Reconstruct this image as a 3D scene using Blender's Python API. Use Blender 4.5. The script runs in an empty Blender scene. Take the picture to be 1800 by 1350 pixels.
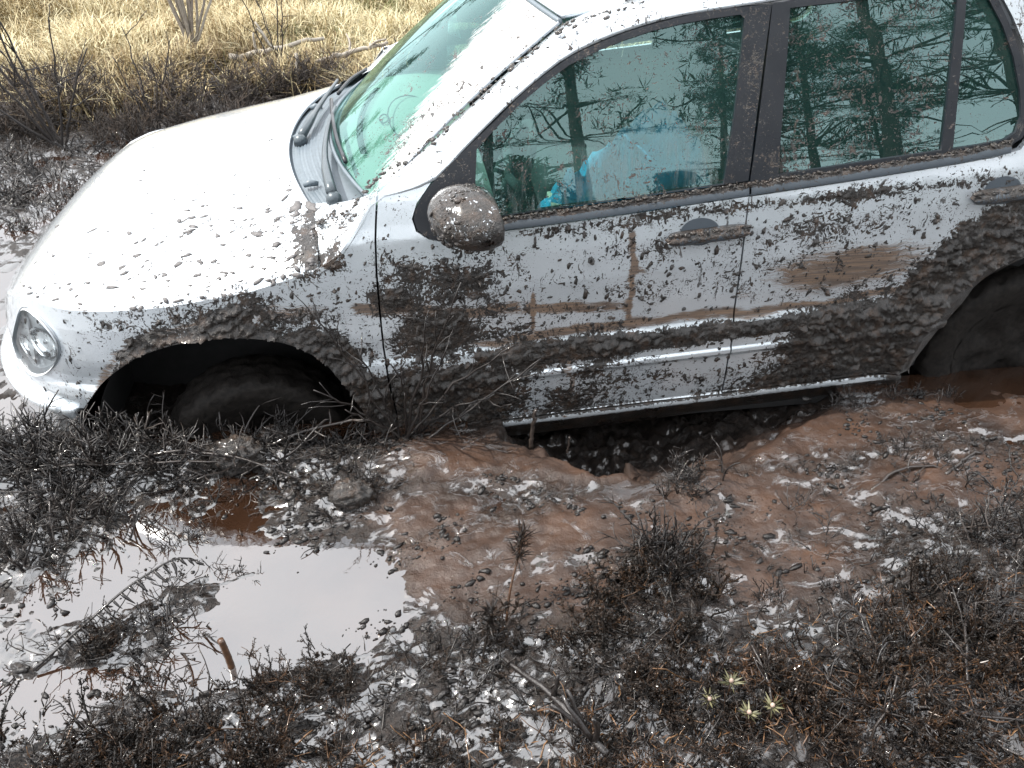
import bpy, bmesh, math, random
import numpy as np
from mathutils import Vector, Matrix, noise as mnoise
from mathutils.geometry import tessellate_polygon

R = math.radians
S = bpy.context.scene
COL = S.collection

# ------------------------------------------------------------------ camera
RIGHT = Vector((0.9934662, -0.1133846, -0.0129942))
DOWN = Vector((-0.0777385, -0.5889494, -0.8044223))
FWD = Vector((0.0835562, 0.8001766, -0.5939157))
CAM = Vector((0.5303359, -2.9328085, 1.9654428))
cd = bpy.data.cameras.new('camera')
cam = bpy.data.objects.new('camera', cd)
COL.objects.link(cam)
cam.matrix_world = Matrix((
    (RIGHT.x, -DOWN.x, -FWD.x, CAM.x),
    (RIGHT.y, -DOWN.y, -FWD.y, CAM.y),
    (RIGHT.z, -DOWN.z, -FWD.z, CAM.z),
    (0, 0, 0, 1)))
cd.sensor_width = 36.0
cd.lens = 36.0 * 1450.1 / 1800.0
cd.clip_start = 0.05
cd.clip_end = 400.0
S.camera = cam

# ------------------------------------------------------------------ world
SUN_DIR = Vector((-0.56, 0.16, 0.81)).normalized()
SUN_EL = math.asin(SUN_DIR.z)
SUN_AZ = math.atan2(SUN_DIR.x, SUN_DIR.y)
world = bpy.data.worlds.new('World')
S.world = world
world.use_nodes = True
nt = world.node_tree
nt.nodes.clear()
wo = nt.nodes.new('ShaderNodeOutputWorld')
bg = nt.nodes.new('ShaderNodeBackground')
bg.inputs['Strength'].default_value = 0.10
sky = nt.nodes.new('ShaderNodeTexSky')
sky.sky_type = 'NISHITA'
sky.sun_disc = False
sky.sun_elevation = SUN_EL
sky.sun_rotation = SUN_AZ
sky.air_density = 1.0
sky.dust_density = 2.0
tc = nt.nodes.new('ShaderNodeTexCoord')
mp = nt.nodes.new('ShaderNodeMapping')
mp.inputs['Scale'].default_value = (1.0, 1.0, 2.2)
cn = nt.nodes.new('ShaderNodeTexNoise')
cn.inputs['Scale'].default_value = 1.7
cn.inputs['Detail'].default_value = 6
cr = nt.nodes.new('ShaderNodeMapRange')
cr.inputs['From Min'].default_value = 0.30
cr.inputs['From Max'].default_value = 0.62
cr.inputs['To Min'].default_value = 0.62
cr.inputs['To Max'].default_value = 0.97
cm = nt.nodes.new('ShaderNodeMix')
cm.data_type = 'RGBA'
cm.inputs['B'].default_value = (12.4, 12.7, 13.1, 1)
L = nt.links.new
L(tc.outputs['Generated'], mp.inputs['Vector'])
L(mp.outputs['Vector'], cn.inputs['Vector'])
L(cn.outputs['Fac'], cr.inputs['Value'])
L(cr.outputs['Result'], cm.inputs['Factor'])
L(sky.outputs['Color'], cm.inputs['A'])
L(cm.outputs['Result'], bg.inputs['Color'])
L(bg.outputs['Background'], wo.inputs['Surface'])

sd = bpy.data.lights.new('sun', 'SUN')
sd.energy = 3.2
sd.angle = R(0.6)
sd.color = (1.0, 0.94, 0.86)
sun = bpy.data.objects.new('sun', sd)
COL.objects.link(sun)
sun.rotation_euler = (-SUN_DIR).to_track_quat('-Z', 'Y').to_euler()
sun.location = SUN_DIR * 30

S.view_settings.view_transform = 'Standard'
S.view_settings.look = 'None'
S.view_settings.exposure = 1.25
S.view_settings.gamma = 1.0
S.view_settings.use_curve_mapping = False
S.cycles.max_bounces = 8
S.cycles.transparent_max_bounces = 16
S.cycles.sample_clamp_indirect = 8.0

rng = np.random.default_rng(11)
random.seed(11)

# ------------------------------------------------------------------ helpers
def tag(o, label=None, cat=None, group=None, kind=None):
    if label: o['label'] = label
    if cat: o['category'] = cat
    if group: o['group'] = group
    if kind: o['kind'] = kind
    return o

def empty(name, loc):
    o = bpy.data.objects.new(name, None)
    o.empty_display_size = 0.2
    o.location = loc
    COL.objects.link(o)
    return o

def link(name, me, mat=None, parent=None, ploc=None):
    o = bpy.data.objects.new(name, me)
    COL.objects.link(o)
    if mat is not None:
        me.materials.clear()
        for m in (mat if isinstance(mat, (list, tuple)) else [mat]):
            me.materials.append(m)
    if parent is not None:
        o.parent = parent
        if ploc is not None and parent.type == 'EMPTY':
            o.matrix_parent_inverse = Matrix.Translation(-Vector(ploc))
    return o

def np_mesh(name, V, F, smooth=True, attrs=None):
    """V (n,3); F list of arrays each (m,k)"""
    me = bpy.data.meshes.new(name)
    V = np.ascontiguousarray(V, dtype=np.float32)
    me.vertices.add(len(V))
    me.vertices.foreach_set('co', V.ravel())
    if not isinstance(F, (list, tuple)): F = [F]
    F = [np.asarray(f) for f in F if len(f)]
    nl = sum(f.size for f in F)
    npoly = sum(len(f) for f in F)
    me.loops.add(nl)
    me.loops.foreach_set('vertex_index', np.concatenate([f.ravel() for f in F]).astype(np.int32))
    st, s = [], 0
    for f in F:
        st.append(s + np.arange(len(f)) * f.shape[1])
        s += f.size
    me.polygons.add(npoly)
    me.polygons.foreach_set('loop_start', np.concatenate(st).astype(np.int32))
    if smooth:
        me.polygons.foreach_set('use_smooth', np.ones(npoly, dtype=bool))
    if attrs:
        for k, a in attrs.items():
            at = me.attributes.new(k, 'FLOAT', 'POINT')
            at.data.foreach_set('value', np.asarray(a, dtype=np.float32))
    me.update()
    me.validate()
    return me

class MB:
    """collects tubes, leaves and blobs for ONE mesh"""
    def __init__(s):
        s.v, s.t, s.q, s.a = [], [], [], []
        s.n = 0
    def add(s, V, tris=(), quads=(), tint=0.5):
        V = np.asarray(V, float)
        s.v.append(V)
        if len(tris): s.t.append(np.asarray(tris) + s.n)
        if len(quads): s.q.append(np.asarray(quads) + s.n)
        s.a.append(np.full(len(V), tint) if np.isscalar(tint) else np.asarray(tint, float))
        s.n += len(V)
    def tube(s, P, rad, sides=4, tint=0.5, cap=True):
        P = np.asarray(P, float)
        n = len(P)
        rad = np.broadcast_to(np.asarray(rad, float), (n,))
        T = np.gradient(P, axis=0)
        T /= np.linalg.norm(T, axis=1)[:, None] + 1e-9
        up = np.array([0, 0, 1.0]) if abs(T[0, 2]) < 0.9 else np.array([1.0, 0, 0])
        A = np.cross(T, up)
        A /= np.linalg.norm(A, axis=1)[:, None] + 1e-9
        B = np.cross(T, A)
        th = np.arange(sides) * 2 * np.pi / sides
        V = P[:, None, :] + rad[:, None, None] * (np.cos(th)[None, :, None] * A[:, None, :] + np.sin(th)[None, :, None] * B[:, None, :])
        i = np.arange(n - 1)[:, None] * sides
        j = np.arange(sides)[None, :]
        k = (j + 1) % sides
        q = np.stack([i + j, i + k, i + sides + k, i + sides + j], -1).reshape(-1, 4)
        V = V.reshape(-1, 3)
        tr = []
        if cap:
            for c0 in (0, (n - 1) * sides):
                for m in range(1, sides - 1):
                    tr.append((c0, c0 + m, c0 + m + 1) if c0 else (c0, c0 + m + 1, c0 + m))
        s.add(V, tr, q, tint)
    def leaf(s, p, d, length, width, tint=0.5):
        p = np.asarray(p, float); d = np.asarray(d, float)
        d = d / (np.linalg.norm(d) + 1e-9)
        a = np.cross(d, rng.normal(size=3)); a /= np.linalg.norm(a) + 1e-9
        s.add([p, p + d * length * .45 + a * width, p + d * length, p + d * length * .45 - a * width], [(0, 1, 2), (0, 2, 3)], (), tint)
    def build(s, name, mat, parent=None, ploc=None, smooth=True):
        me = s.mesh(name, smooth)
        return link(name, me, mat, parent, ploc)
    def mesh(s, name, smooth=True):
        F = []
        if s.t: F.append(np.concatenate(s.t))
        if s.q: F.append(np.concatenate(s.q))
        return np_mesh(name, np.concatenate(s.v), F, smooth, {'tint': np.concatenate(s.a)})

# gradient noise in numpy
_perm = np.random.default_rng(5).permutation(512)
def _hash(ix, iy): return _perm[(_perm[ix & 511] + iy) & 511]
_ang = np.random.default_rng(6).random(512) * 2 * np.pi
_gx, _gy = np.cos(_ang), np.sin(_ang)
def perlin(x, y):
    x = np.asarray(x, float); y = np.asarray(y, float)
    xi = np.floor(x).astype(int); yi = np.floor(y).astype(int)
    xf = x - xi; yf = y - yi
    u = xf**3 * (xf * (xf * 6 - 15) + 10); v = yf**3 * (yf * (yf * 6 - 15) + 10)
    def g(ix, iy, dx, dy):
        h = _hash(ix, iy); return _gx[h] * dx + _gy[h] * dy
    a = g(xi, yi, xf, yf); b = g(xi + 1, yi, xf - 1, yf)
    c = g(xi, yi + 1, xf, yf - 1); d = g(xi + 1, yi + 1, xf - 1, yf - 1)
    return ((a + u * (b - a)) * (1 - v) + (c + u * (d - c)) * v) * 1.5
def fbm(x, y, o=4, g=.5):
    s, a, f = 0, 1, 1
    for i in range(o):
        s = s + a * perlin(x * f + 17.3 * i, y * f - 9.1 * i); a *= g; f *= 2.03
    return s
def sstep(a, b, x):
    t = np.clip((np.asarray(x, float) - a) / (b - a), 0, 1); return t * t * (3 - 2 * t)

# ------------------------------------------------------------------ materials
def new_mat(name):
    m = bpy.data.materials.new(name)
    m.use_nodes = True
    t = m.node_tree
    t.nodes.clear()
    out = t.nodes.new('ShaderNodeOutputMaterial')
    return m, t, out
def nd(t, typ, **kw):
    n = t.nodes.new(typ)
    for k, v in kw.items():
        if k in n.inputs: n.inputs[k].default_value = v
        else: setattr(n, k, v)
    return n
def bsdf(t, col=(.5, .5, .5), rough=.5, metal=0., ior=1.5, coat=0., coat_r=.03, spec=.5):
    b = t.nodes.new('ShaderNodeBsdfPrincipled')
    b.inputs['Base Color'].default_value = (*col, 1)
    b.inputs['Roughness'].default_value = rough
    b.inputs['Metallic'].default_value = metal
    b.inputs['IOR'].default_value = ior
    b.inputs['Coat Weight'].default_value = coat
    b.inputs['Coat Roughness'].default_value = coat_r
    b.inputs['Specular IOR Level'].default_value = spec
    return b
def ramp(t, fac, stops, interp='LINEAR'):
    n = t.nodes.new('ShaderNodeValToRGB')
    n.color_ramp.interpolation = interp
    e = n.color_ramp.elements
    while len(e) < len(stops): e.new(0.5)
    for x, (p, c) in zip(e, stops):
        x.position = p; x.color = (*c, 1)
    t.links.new(fac, n.inputs['Fac'])
    return n.outputs['Color']
def noise_n(t, vec, scale, detail=3, rough=.5, dist=0.):
    n = nd(t, 'ShaderNodeTexNoise', Scale=scale, Detail=detail, Roughness=rough, Distortion=dist)
    if vec is not None: t.links.new(vec, n.inputs['Vector'])
    return n.outputs['Fac']
def mapping(t, vec, scale=(1, 1, 1), rot=(0, 0, 0), loc=(0, 0, 0)):
    n = nd(t, 'ShaderNodeMapping', Scale=scale, Rotation=rot, Location=loc)
    t.links.new(vec, n.inputs['Vector'])
    return n.outputs['Vector']
def math_n(t, op, a, b=None, c=None, clamp=False):
    n = t.nodes.new('ShaderNodeMath'); n.operation = op; n.use_clamp = clamp
    for i, v in enumerate((a, b, c)):
        if v is None: continue
        if isinstance(v, (int, float)): n.inputs[i].default_value = v
        else: t.links.new(v, n.inputs[i])
    return n.outputs[0]
def maprange(t, v, a, b, c=0., d=1., smooth=False):
    n = nd(t, 'ShaderNodeMapRange')
    if smooth: n.interpolation_type = 'SMOOTHSTEP'
    for k, x in (('From Min', a), ('From Max', b), ('To Min', c), ('To Max', d)):
        if isinstance(x, (int, float)): n.inputs[k].default_value = x
        else: t.links.new(x, n.inputs[k])
    t.links.new(v, n.inputs['Value'])
    return n.outputs['Result']
def bump_n(t, h, strength=.5, dist=.01):
    n = nd(t, 'ShaderNodeBump', Strength=strength, Distance=dist)
    t.links.new(h, n.inputs['Height'])
    return n.outputs['Normal']
def mixs(t, fac, a, b):
    n = t.nodes.new('ShaderNodeMixShader')
    if isinstance(fac, (int, float)): n.inputs[0].default_value = fac
    else: t.links.new(fac, n.inputs[0])
    t.links.new(a, n.inputs[1]); t.links.new(b, n.inputs[2])
    return n.outputs[0]
def attr(t, name):
    n = t.nodes.new('ShaderNodeAttribute'); n.attribute_name = name
    return n.outputs['Fac']
def objco(t): return t.nodes.new('ShaderNodeTexCoord').outputs['Object']

def simple(name, col, rough=.5, metal=0., var=.25, scale=30., bump=.0, ior=1.5, coat=0., spec=.5):
    m, t, out = new_mat(name)
    b = bsdf(t, col, rough, metal, ior, coat, spec=spec)
    v = objco(t)
    f = noise_n(t, v, scale, 4, .6)
    lo = tuple(c * (1 - var) for c in col); hi = tuple(min(1, c * (1 + var)) for c in col)
    t.links.new(ramp(t, f, [(.3, lo), (.7, hi)]), b.inputs['Base Color'])
    if bump: t.links.new(bump_n(t, f, bump, .004), b.inputs['Normal'])
    t.links.new(b.outputs[0], out.inputs['Surface'])
    return m

def tinted(name, stops, rough=.5, ior=1.5, coat=0., bump=0., scale=200., trans=0.):
    """colour runs along the per-piece 'tint' attribute with a little noise"""
    m, t, out = new_mat(name)
    b = bsdf(t, (.1, .1, .1), rough, 0, ior, coat, .08)
    v = objco(t)
    n = noise_n(t, v, scale, 3)
    f = math_n(t, 'ADD', attr(t, 'tint'), math_n(t, 'MULTIPLY', math_n(t, 'SUBTRACT', n, .5), .5))
    t.links.new(ramp(t, f, stops), b.inputs['Base Color'])
    if bump: t.links.new(bump_n(t, n, bump, .003), b.inputs['Normal'])
    t.links.new(b.outputs[0], out.inputs['Surface'])
    return m

def mud_shader(t, v):
    """wet peat as spattered on the car"""
    n = noise_n(t, v, 140, 4, .65)
    n2 = noise_n(t, v, 9, 3, .5)
    b = bsdf(t, (.04, .03, .027), .42, 0, 1.5, .45, .16)
    n3 = noise_n(t, v, 26, 4, .6)
    c = ramp(t, math_n(t, 'ADD', math_n(t, 'MULTIPLY', n, .6), math_n(t, 'MULTIPLY', n2, .4)),
             [(.34, (.004, .003, .0024)), (.52, (.013, .0095, .0072)), (.70, (.045, .033, .025))])
    mb_ = nd(t, 'ShaderNodeMix', data_type='RGBA'); mb_.inputs['B'].default_value = (.055, .030, .016, 1)
    t.links.new(maprange(t, n3, .50, .70, 0., .8), mb_.inputs['Factor']); t.links.new(c, mb_.inputs['A'])
    t.links.new(mb_.outputs['Result'], b.inputs['Base Color'])
    t.links.new(maprange(t, n2, .35, .65, .26, .5), b.inputs['Roughness'])
    t.links.new(bump_n(t, n, 1.0, .010), b.inputs['Normal'])
    return b.outputs[0]

def splatter_layers(t, v):
    """returns mud mask and dried-streak mask from the per-vertex densities and fling-shaped noise"""
    mud = attr(t, 'mud'); st = attr(t, 'streak')
    wn = nd(t, 'ShaderNodeTexNoise', Scale=17., Detail=3.)
    t.links.new(v, wn.inputs['Vector'])
    wm = nd(t, 'ShaderNodeVectorMath', operation='MULTIPLY_ADD')
    t.links.new(wn.outputs['Color'], wm.inputs[0]); wm.inputs[1].default_value = (.045, .045, .045); t.links.new(v, wm.inputs[2])
    v = wm.outputs[0]
    # slanted, elongated flecks: two directions of fling and one of drip
    va = mapping(t, v, (38, 38, 105), (0, R(-30), 0))
    vb = mapping(t, v, (105, 60, 44), (0, R(27), 0))
    vc = mapping(t, v, (75, 75, 75))
    n1 = noise_n(t, va, 1.0, 2, .55, .4)
    n2 = noise_n(t, vb, 1.0, 2, .55, .6)
    n3 = noise_n(t, vc, 1.0, 3, .6, .3)
    big = noise_n(t, mapping(t, v, (11, 11, 14)), 1.0, 2, .5)
    mx = math_n(t, 'MAXIMUM', n1, math_n(t, 'MAXIMUM', n2, n3))
    f = math_n(t, 'ADD', math_n(t, 'MULTIPLY', mx, .72), math_n(t, 'MULTIPLY', big, .28))
    thr = maprange(t, mud, 0., 1., .735, .36)
    d = math_n(t, 'SUBTRACT', f, thr)
    mask = maprange(t, d, -.004, .012, 0., 1.)
    n4 = noise_n(t, mapping(t, v, (170, 170, 230), (0, R(25), 0)), 1.0, 2, .5)
    fine = maprange(t, math_n(t, 'SUBTRACT', math_n(t, 'ADD', math_n(t, 'MULTIPLY', n4, .75), math_n(t, 'MULTIPLY', big, .25)), maprange(t, mud, 0., 1., .675, .42)), 0., .02, 0., .95)
    n5 = noise_n(t, mapping(t, v, (90, 90, 13), (0, R(9), 0)), 1.0, 3, .55, .5)
    run = maprange(t, math_n(t, 'SUBTRACT', math_n(t, 'ADD', math_n(t, 'MULTIPLY', n5, .7), math_n(t, 'MULTIPLY', big, .3)), maprange(t, mud, 0., 1., .665, .46)), 0., .03, 0., .85)
    mask = math_n(t, 'MAXIMUM', mask, math_n(t, 'MAXIMUM', fine, run))
    # dried tan streaks drawn along the side
    vs = mapping(t, v, (6, 20, 190), (0, R(-5), 0))
    s1 = math_n(t, 'ADD', math_n(t, 'MULTIPLY', noise_n(t, vs, 1.0, 3, .65, 1.6), .72), math_n(t, 'MULTIPLY', noise_n(t, mapping(t, v, (16, 16, 30)), 1.0, 3, .6), .28))
    sm = maprange(t, math_n(t, 'ADD', s1, math_n(t, 'MULTIPLY', math_n(t, 'SUBTRACT', st, .5), .9)), .62, .78, 0., 1.)
    sm = math_n(t, 'MULTIPLY', sm, maprange(t, st, .02, .15, 0., 1.))
    return mask, sm, d

def muddy(name, make_base):
    m, t, out = new_mat(name)
    v = objco(t)
    base = make_base(t, v)
    mask, sm, d = splatter_layers(t, v)
    sb = bsdf(t, (.12, .065, .03), .5, 0, 1.5)
    vs2 = mapping(t, v, (8, 30, 220))
    t.links.new(ramp(t, noise_n(t, vs2, 1.0, 3), [(.3, (.040, .022, .012)), (.7, (.15, .085, .042))]), sb.inputs['Base Color'])
    s1 = mixs(t, math_n(t, 'MULTIPLY', sm, .88), base, sb.outputs[0])
    md = mud_shader(t, v)
    t.links.new(mixs(t, mask, s1, md), out.inputs['Surface'])
    return m

def base_paint(t, v):
    b = bsdf(t, (.60, .645, .68), .26, .55, 1.5, 1.0, .03)
    n = noise_n(t, v, 900, 1)
    t.links.new(ramp(t, n, [(.35, (.55, .60, .64)), (.65, (.65, .695, .73))]), b.inputs['Base Color'])
    # film of dirt in the clear coat
    t.links.new(maprange(t, noise_n(t, v, 16, 5, .65), .4, .7, .02, .14), b.inputs['Coat Roughness'])
    return b.outputs[0]
def base_black(t, v):
    b = bsdf(t, (.010, .012, .016), .36, 0, 1.42)
    t.links.new(maprange(t, noise_n(t, v, 12, 4), .35, .7, .25, .5), b.inputs['Roughness'])
    return b.outputs[0]
def base_greyrub(t, v):
    b = bsdf(t, (.050, .062, .075), .45, 0, 1.5)
    return b.outputs[0]

M = {}
M['paint'] = muddy('silver_paint', base_paint)
M['black'] = muddy('black_trim', base_black)
M['rubber'] = muddy('grey_rubber', base_greyrub)

def mk_mud():
    m, t, out = new_mat('peat_mud')
    t.links.new(mud_shader(t, objco(t)), out.inputs['Surface'])
    return m
M['mud'] = mk_mud()

M['peat'] = simple('black_peat', (.006, .0045, .004), .38, var=.5, scale=160, bump=.8)
M['sunlit_drymud'] = simple('sunlit_drying_peat', (.085, .080, .080), .6, var=.4, scale=120, bump=.6)  # drier bonnet mud, with the greying of sunlight put into its colour

def glass(name, tint, ior, film):
    m, t, out = new_mat(name)
    v = objco(t)
    tr = nd(t, 'ShaderNodeBsdfTransparent'); tr.inputs['Color'].default_value = (*tint, 1)
    gl = nd(t, 'ShaderNodeBsdfGlossy'); gl.inputs['Roughness'].default_value = 0.0
    gl.inputs['Color'].default_value = (.66, .94, .93, 1)
    fr = nd(t, 'ShaderNodeFresnel', IOR=ior)
    # slight waviness of toughened glass
    wv = noise_n(t, mapping(t, v, (1.0, 1.0, 7.0)), 1.0, 1, .4)
    nb = bump_n(t, wv, .035, .02)
    t.links.new(nb, gl.inputs['Normal'])
    body = nd(t, 'ShaderNodeBsdfDiffuse'); body.inputs['Color'].default_value = (.10, .28, .25, 1)
    a = mixs(t, fr.outputs[0], mixs(t, .07, tr.outputs[0], body.outputs[0]), gl.outputs[0])
    if film == 2:
        n1 = noise_n(t, mapping(t, v, (26, 60, 26), (0, R(40), 0)), 1.0, 4, .65)
        n6 = noise_n(t, mapping(t, v, (9, 130, 9), (0, R(40), 0)), 1.0, 3, .6)
        fm = maprange(t, math_n(t, 'ADD', attr(t, 'streak'), math_n(t, 'ADD', math_n(t, 'MULTIPLY', math_n(t, 'SUBTRACT', n1, .5), .45), math_n(t, 'MULTIPLY', math_n(t, 'SUBTRACT', n6, .5), .55))), .40, .66, 0., .90)
        db = bsdf(t, (.50, .50, .49), .5)
        a = mixs(t, fm, a, db.outputs[0])
    elif film:
        # runs of muddy water dried on the lower half of the pane
        vd = mapping(t, v, (90, 30, 5), (0, R(6), 0))
        f = noise_n(t, vd, 1.0, 4, .6)
        patch = noise_n(t, mapping(t, v, (7, 7, 5)), 1.0, 2)
        fm = math_n(t, 'ADD', f, math_n(t, 'MULTIPLY', math_n(t, 'SUBTRACT', patch, .5), .7))
        lim = attr(t, 'streak')
        fm = math_n(t, 'MULTIPLY', maprange(t, fm, .47, .66, 0., .40), lim)
        db = bsdf(t, (.12, .15, .15), .6)
        a = mixs(t, fm, a, db.outputs[0])
    mask, sm, d = splatter_layers(t, v)
    a = mixs(t, mask, a, mud_shader(t, v))
    t.links.new(a, out.inputs['Surface'])
    return m
M['glass'] = glass('tinted_side_glass', (.50, .74, .72), 1.85, True)
M['glass_dark'] = glass('dark_rear_glass', (.10, .19, .16), 2.0, False)
M['screen'] = glass('green_windscreen', (.56, .82, .74), 1.62, 2)

M['plastic'] = simple('cowl_plastic', (.10, .125, .145), .42, var=.12, scale=60)
M['dark'] = simple('dark_inside', (.012, .012, .013), .9, var=.3)
M['dash'] = simple('dashboard_vinyl', (.26, .29, .275), .7, var=.08, scale=300, bump=.1)
M['seat'] = simple('seat_cloth', (.030, .033, .038), .9, var=.3, scale=200, bump=.2)
M['blue'] = simple('blue_cloth', (.02, .26, .46), .75, var=.35, scale=14, bump=.3)
M['card'] = simple('pale_card', (.45, .45, .38), .8, var=.1)
M['tyre'] = simple('muddy_tyre', (.009, .0075, .0065), .72, var=.6, scale=60, bump=.9, spec=.2)
M['chrome'] = simple('bright_reflector', (.85, .87, .88), .12, 1.0, var=.04)
M['reflector'] = simple('lamp_reflector', (.86, .88, .90), .25, .35, var=.05)
M['greytrim'] = simple('light_trim', (.30, .33, .36), .5, var=.1)
M['arm'] = simple('wiper_metal', (.06, .075, .085), .35, 0.3, var=.1)

def mk_lens():
    m, t, out = new_mat('clear_lens')
    tr = nd(t, 'ShaderNodeBsdfTransparent'); tr.inputs['Color'].default_value = (.93, .95, .95, 1)
    gl = nd(t, 'ShaderNodeBsdfGlossy'); gl.inputs['Roughness'].default_value = 0.03
    fr = nd(t, 'ShaderNodeFresnel', IOR=1.6)
    a = mixs(t, fr.outputs[0], tr.outputs[0], gl.outputs[0])
    v = objco(t)
    mask, sm, d = splatter_layers(t, v)
    t.links.new(mixs(t, mask, a, mud_shader(t, v)), out.inputs['Surface'])
    return m
M['lens'] = mk_lens()

def mk_ground():
    m, t, out = new_mat('wet_peat')
    v = objco(t)
    wet = attr(t, 'wet'); dry = attr(t, 'dry'); sl = attr(t, 'slurry')
    n = noise_n(t, v, 60, 5, .65)
    n2 = noise_n(t, v, 7, 4, .55)
    dark = ramp(t, n, [(.28, (.004, .003, .0026)), (.55, (.012, .008, .006)), (.75, (.034, .022, .016))])
    slur = ramp(t, n2, [(.32, (.020, .0120, .0088)), (.52, (.040, .0235, .0165)), (.68, (.054, .0295, .0185))])
    mxa = nd(t, 'ShaderNodeMix', data_type='RGBA')
    t.links.new(sl, mxa.inputs['Factor']); t.links.new(dark, mxa.inputs['A']); t.links.new(slur, mxa.inputs['B'])
    straw = ramp(t, n, [(.3, (.06, .045, .02)), (.7, (.17, .135, .065))])
    mxb = nd(t, 'ShaderNodeMix', data_type='RGBA')
    t.links.new(dry, mxb.inputs['Factor']); t.links.new(mxa.outputs['Result'], mxb.inputs['A']); t.links.new(straw, mxb.inputs['B'])
    b = bsdf(t, (.05, .03, .02), .5, 0, 1.4, 1.0, .03, .35)
    t.links.new(mxb.outputs['Result'], b.inputs['Base Color'])
    b.inputs['Coat IOR'].default_value = 2.35
    na = noise_n(t, mapping(t, v, (9, 13, 9)), 1.0, 7, .66, .9)
    thr = maprange(t, sl, 0., 1., .468, .565)
    film = maprange(t, math_n(t, 'SUBTRACT', na, thr), -.018, .030, 0., 1.)
    cw = maprange(t, film, 0., 1., .09, 1.)
    t.links.new(math_n(t, 'MULTIPLY', wet, cw), b.inputs['Coat Weight'])
    t.links.new(maprange(t, wet, 0., 1., .85, .48), b.inputs['Roughness'])
    nf = noise_n(t, v, 170, 4, .6)
    hb = math_n(t, 'ADD', math_n(t, 'MULTIPLY', n, .7), math_n(t, 'MULTIPLY', nf, .3))
    bp = nd(t, 'ShaderNodeBump', Distance=.014)
    st = math_n(t, 'MULTIPLY', maprange(t, sl, 0., 1., .9, .40), maprange(t, film, 0., 1., 1., .07))
    t.links.new(st, bp.inputs['Strength'])
    t.links.new(hb, bp.inputs['Height'])
    b2 = nd(t, 'ShaderNodeBump', Distance=.004, Strength=.6)
    t.links.new(film, b2.inputs['Height']); t.links.new(bp.outputs['Normal'], b2.inputs['Normal'])
    t.links.new(b2.outputs['Normal'], b.inputs['Normal'])
    t.links.new(b2.outputs['Normal'], b.inputs['Coat Normal'])
    t.links.new(b.outputs[0], out.inputs['Surface'])
    return m
M['ground'] = mk_ground()

def mk_water():
    m, t, out = new_mat('silty_bog_water')
    v = objco(t)
    b = bsdf(t, (.03, .015, .009), .03, 0, 2.7)
    n2 = noise_n(t, v, 5, 4, .55)
    t.links.new(ramp(t, n2, [(.3, (.014, .007, .004)), (.7, (.028, .014, .008))]), b.inputs['Base Color'])
    f = noise_n(t, v, 22, 3)
    t.links.new(bump_n(t, f, .035, .01), b.inputs['Normal'])
    t.links.new(maprange(t, noise_n(t, v, 35, 4, .7), .5, .75, .02, .12), b.inputs['Roughness'])
    t.links.new(b.outputs[0], out.inputs['Surface'])
    return m
M['water'] = mk_water()

M['twig'] = tinted('muddy_twig', [(.0, (.004, .003, .003)), (.5, (.011, .008, .007)), (1., (.045, .034, .028))], .42, 1.5, .38, .6, 300)
M['heather'] = tinted('muddy_heather', [(.0, (.004, .003, .0025)), (.4, (.010, .007, .005)), (.75, (.030, .017, .010)), (1., (.085, .042, .018))], .5, 1.38, .12, .4, 250)
M['scrub'] = tinted('dark_scrub', [(.0, (.008, .006, .006)), (.5, (.026, .019, .015)), (1., (.10, .062, .034))], .7, scale=60)
M['straw'] = tinted('dry_grass', [(.0, (.055, .032, .013)), (.35, (.19, .13, .052)), (.7, (.42, .35, .20)), (1., (.58, .53, .35))], .8, scale=6)
M['olive'] = tinted('olive_grass', [(.0, (.06, .065, .02)), (1., (.20, .20, .075))], .7, scale=6)
M['litter'] = tinted('bog_litter', [(.0, (.004, .003, .003)), (.55, (.015, .010, .007)), (.8, (.065, .030, .013)), (1., (.16, .085, .036))], .42, 1.5, .25, .2, 120)
M['bark'] = tinted('grey_bark', [(.0, (.05, .04, .035)), (.5, (.16, .135, .11)), (1., (.36, .33, .28))], .8, scale=40, bump=.4)
M['pinebark'] = tinted('pine_bark', [(.0, (.03, .022, .018)), (1., (.11, .075, .055))], .85, scale=20, bump=.5)
M['needles'] = tinted('pine_needles', [(.0, (.015, .030, .013)), (1., (.050, .085, .030))], .7, scale=3)
M['paleleaf'] = tinted('pale_leaf', [(.0, (.03, .032, .012)), (1., (.15, .14, .072))], .55, scale=60)
M['pale_bud'] = simple('pale_bud', (.30, .22, .18), .6)

# ------------------------------------------------------------------ the ground
WL = 0.287
PUD = [  # x, y, rx, ry, depth
    (.10, -1.52, .24, .15, .030), (.27, -1.46, .10, .09, .014), (-.04, -1.62, .14, .10, .022), (-.42, -1.76, .20, .10, .013), (-.23, -1.23, .18, .06, .012),
    (-.47, -1.34, .12, .07, .010), (-.24, -1.70, .16, .06, .011),
    (-.45, -1.86, .14, .07, .012), (2.34, -.97, .22, .07, .016), (-.06, -1.33, .15, .07, .014), (-.34, -1.45, .12, .06, .014)]
SLU = [(.95, -1.08, .38, .13), (1.6, -1.06, .40, .14), (2.3, -1.0, .45, .16), (1.33, -1.36, .42, .15), (1.33, -1.58, .26, .13), (2.0, -1.33, .35, .14), (.55, -1.05, .22, .12), (.60, -1.46, .25, .16), (.78, -1.55, .16, .13), (.47, -1.25, .18, .09), (.92, -1.38, .25, .12)]
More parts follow.
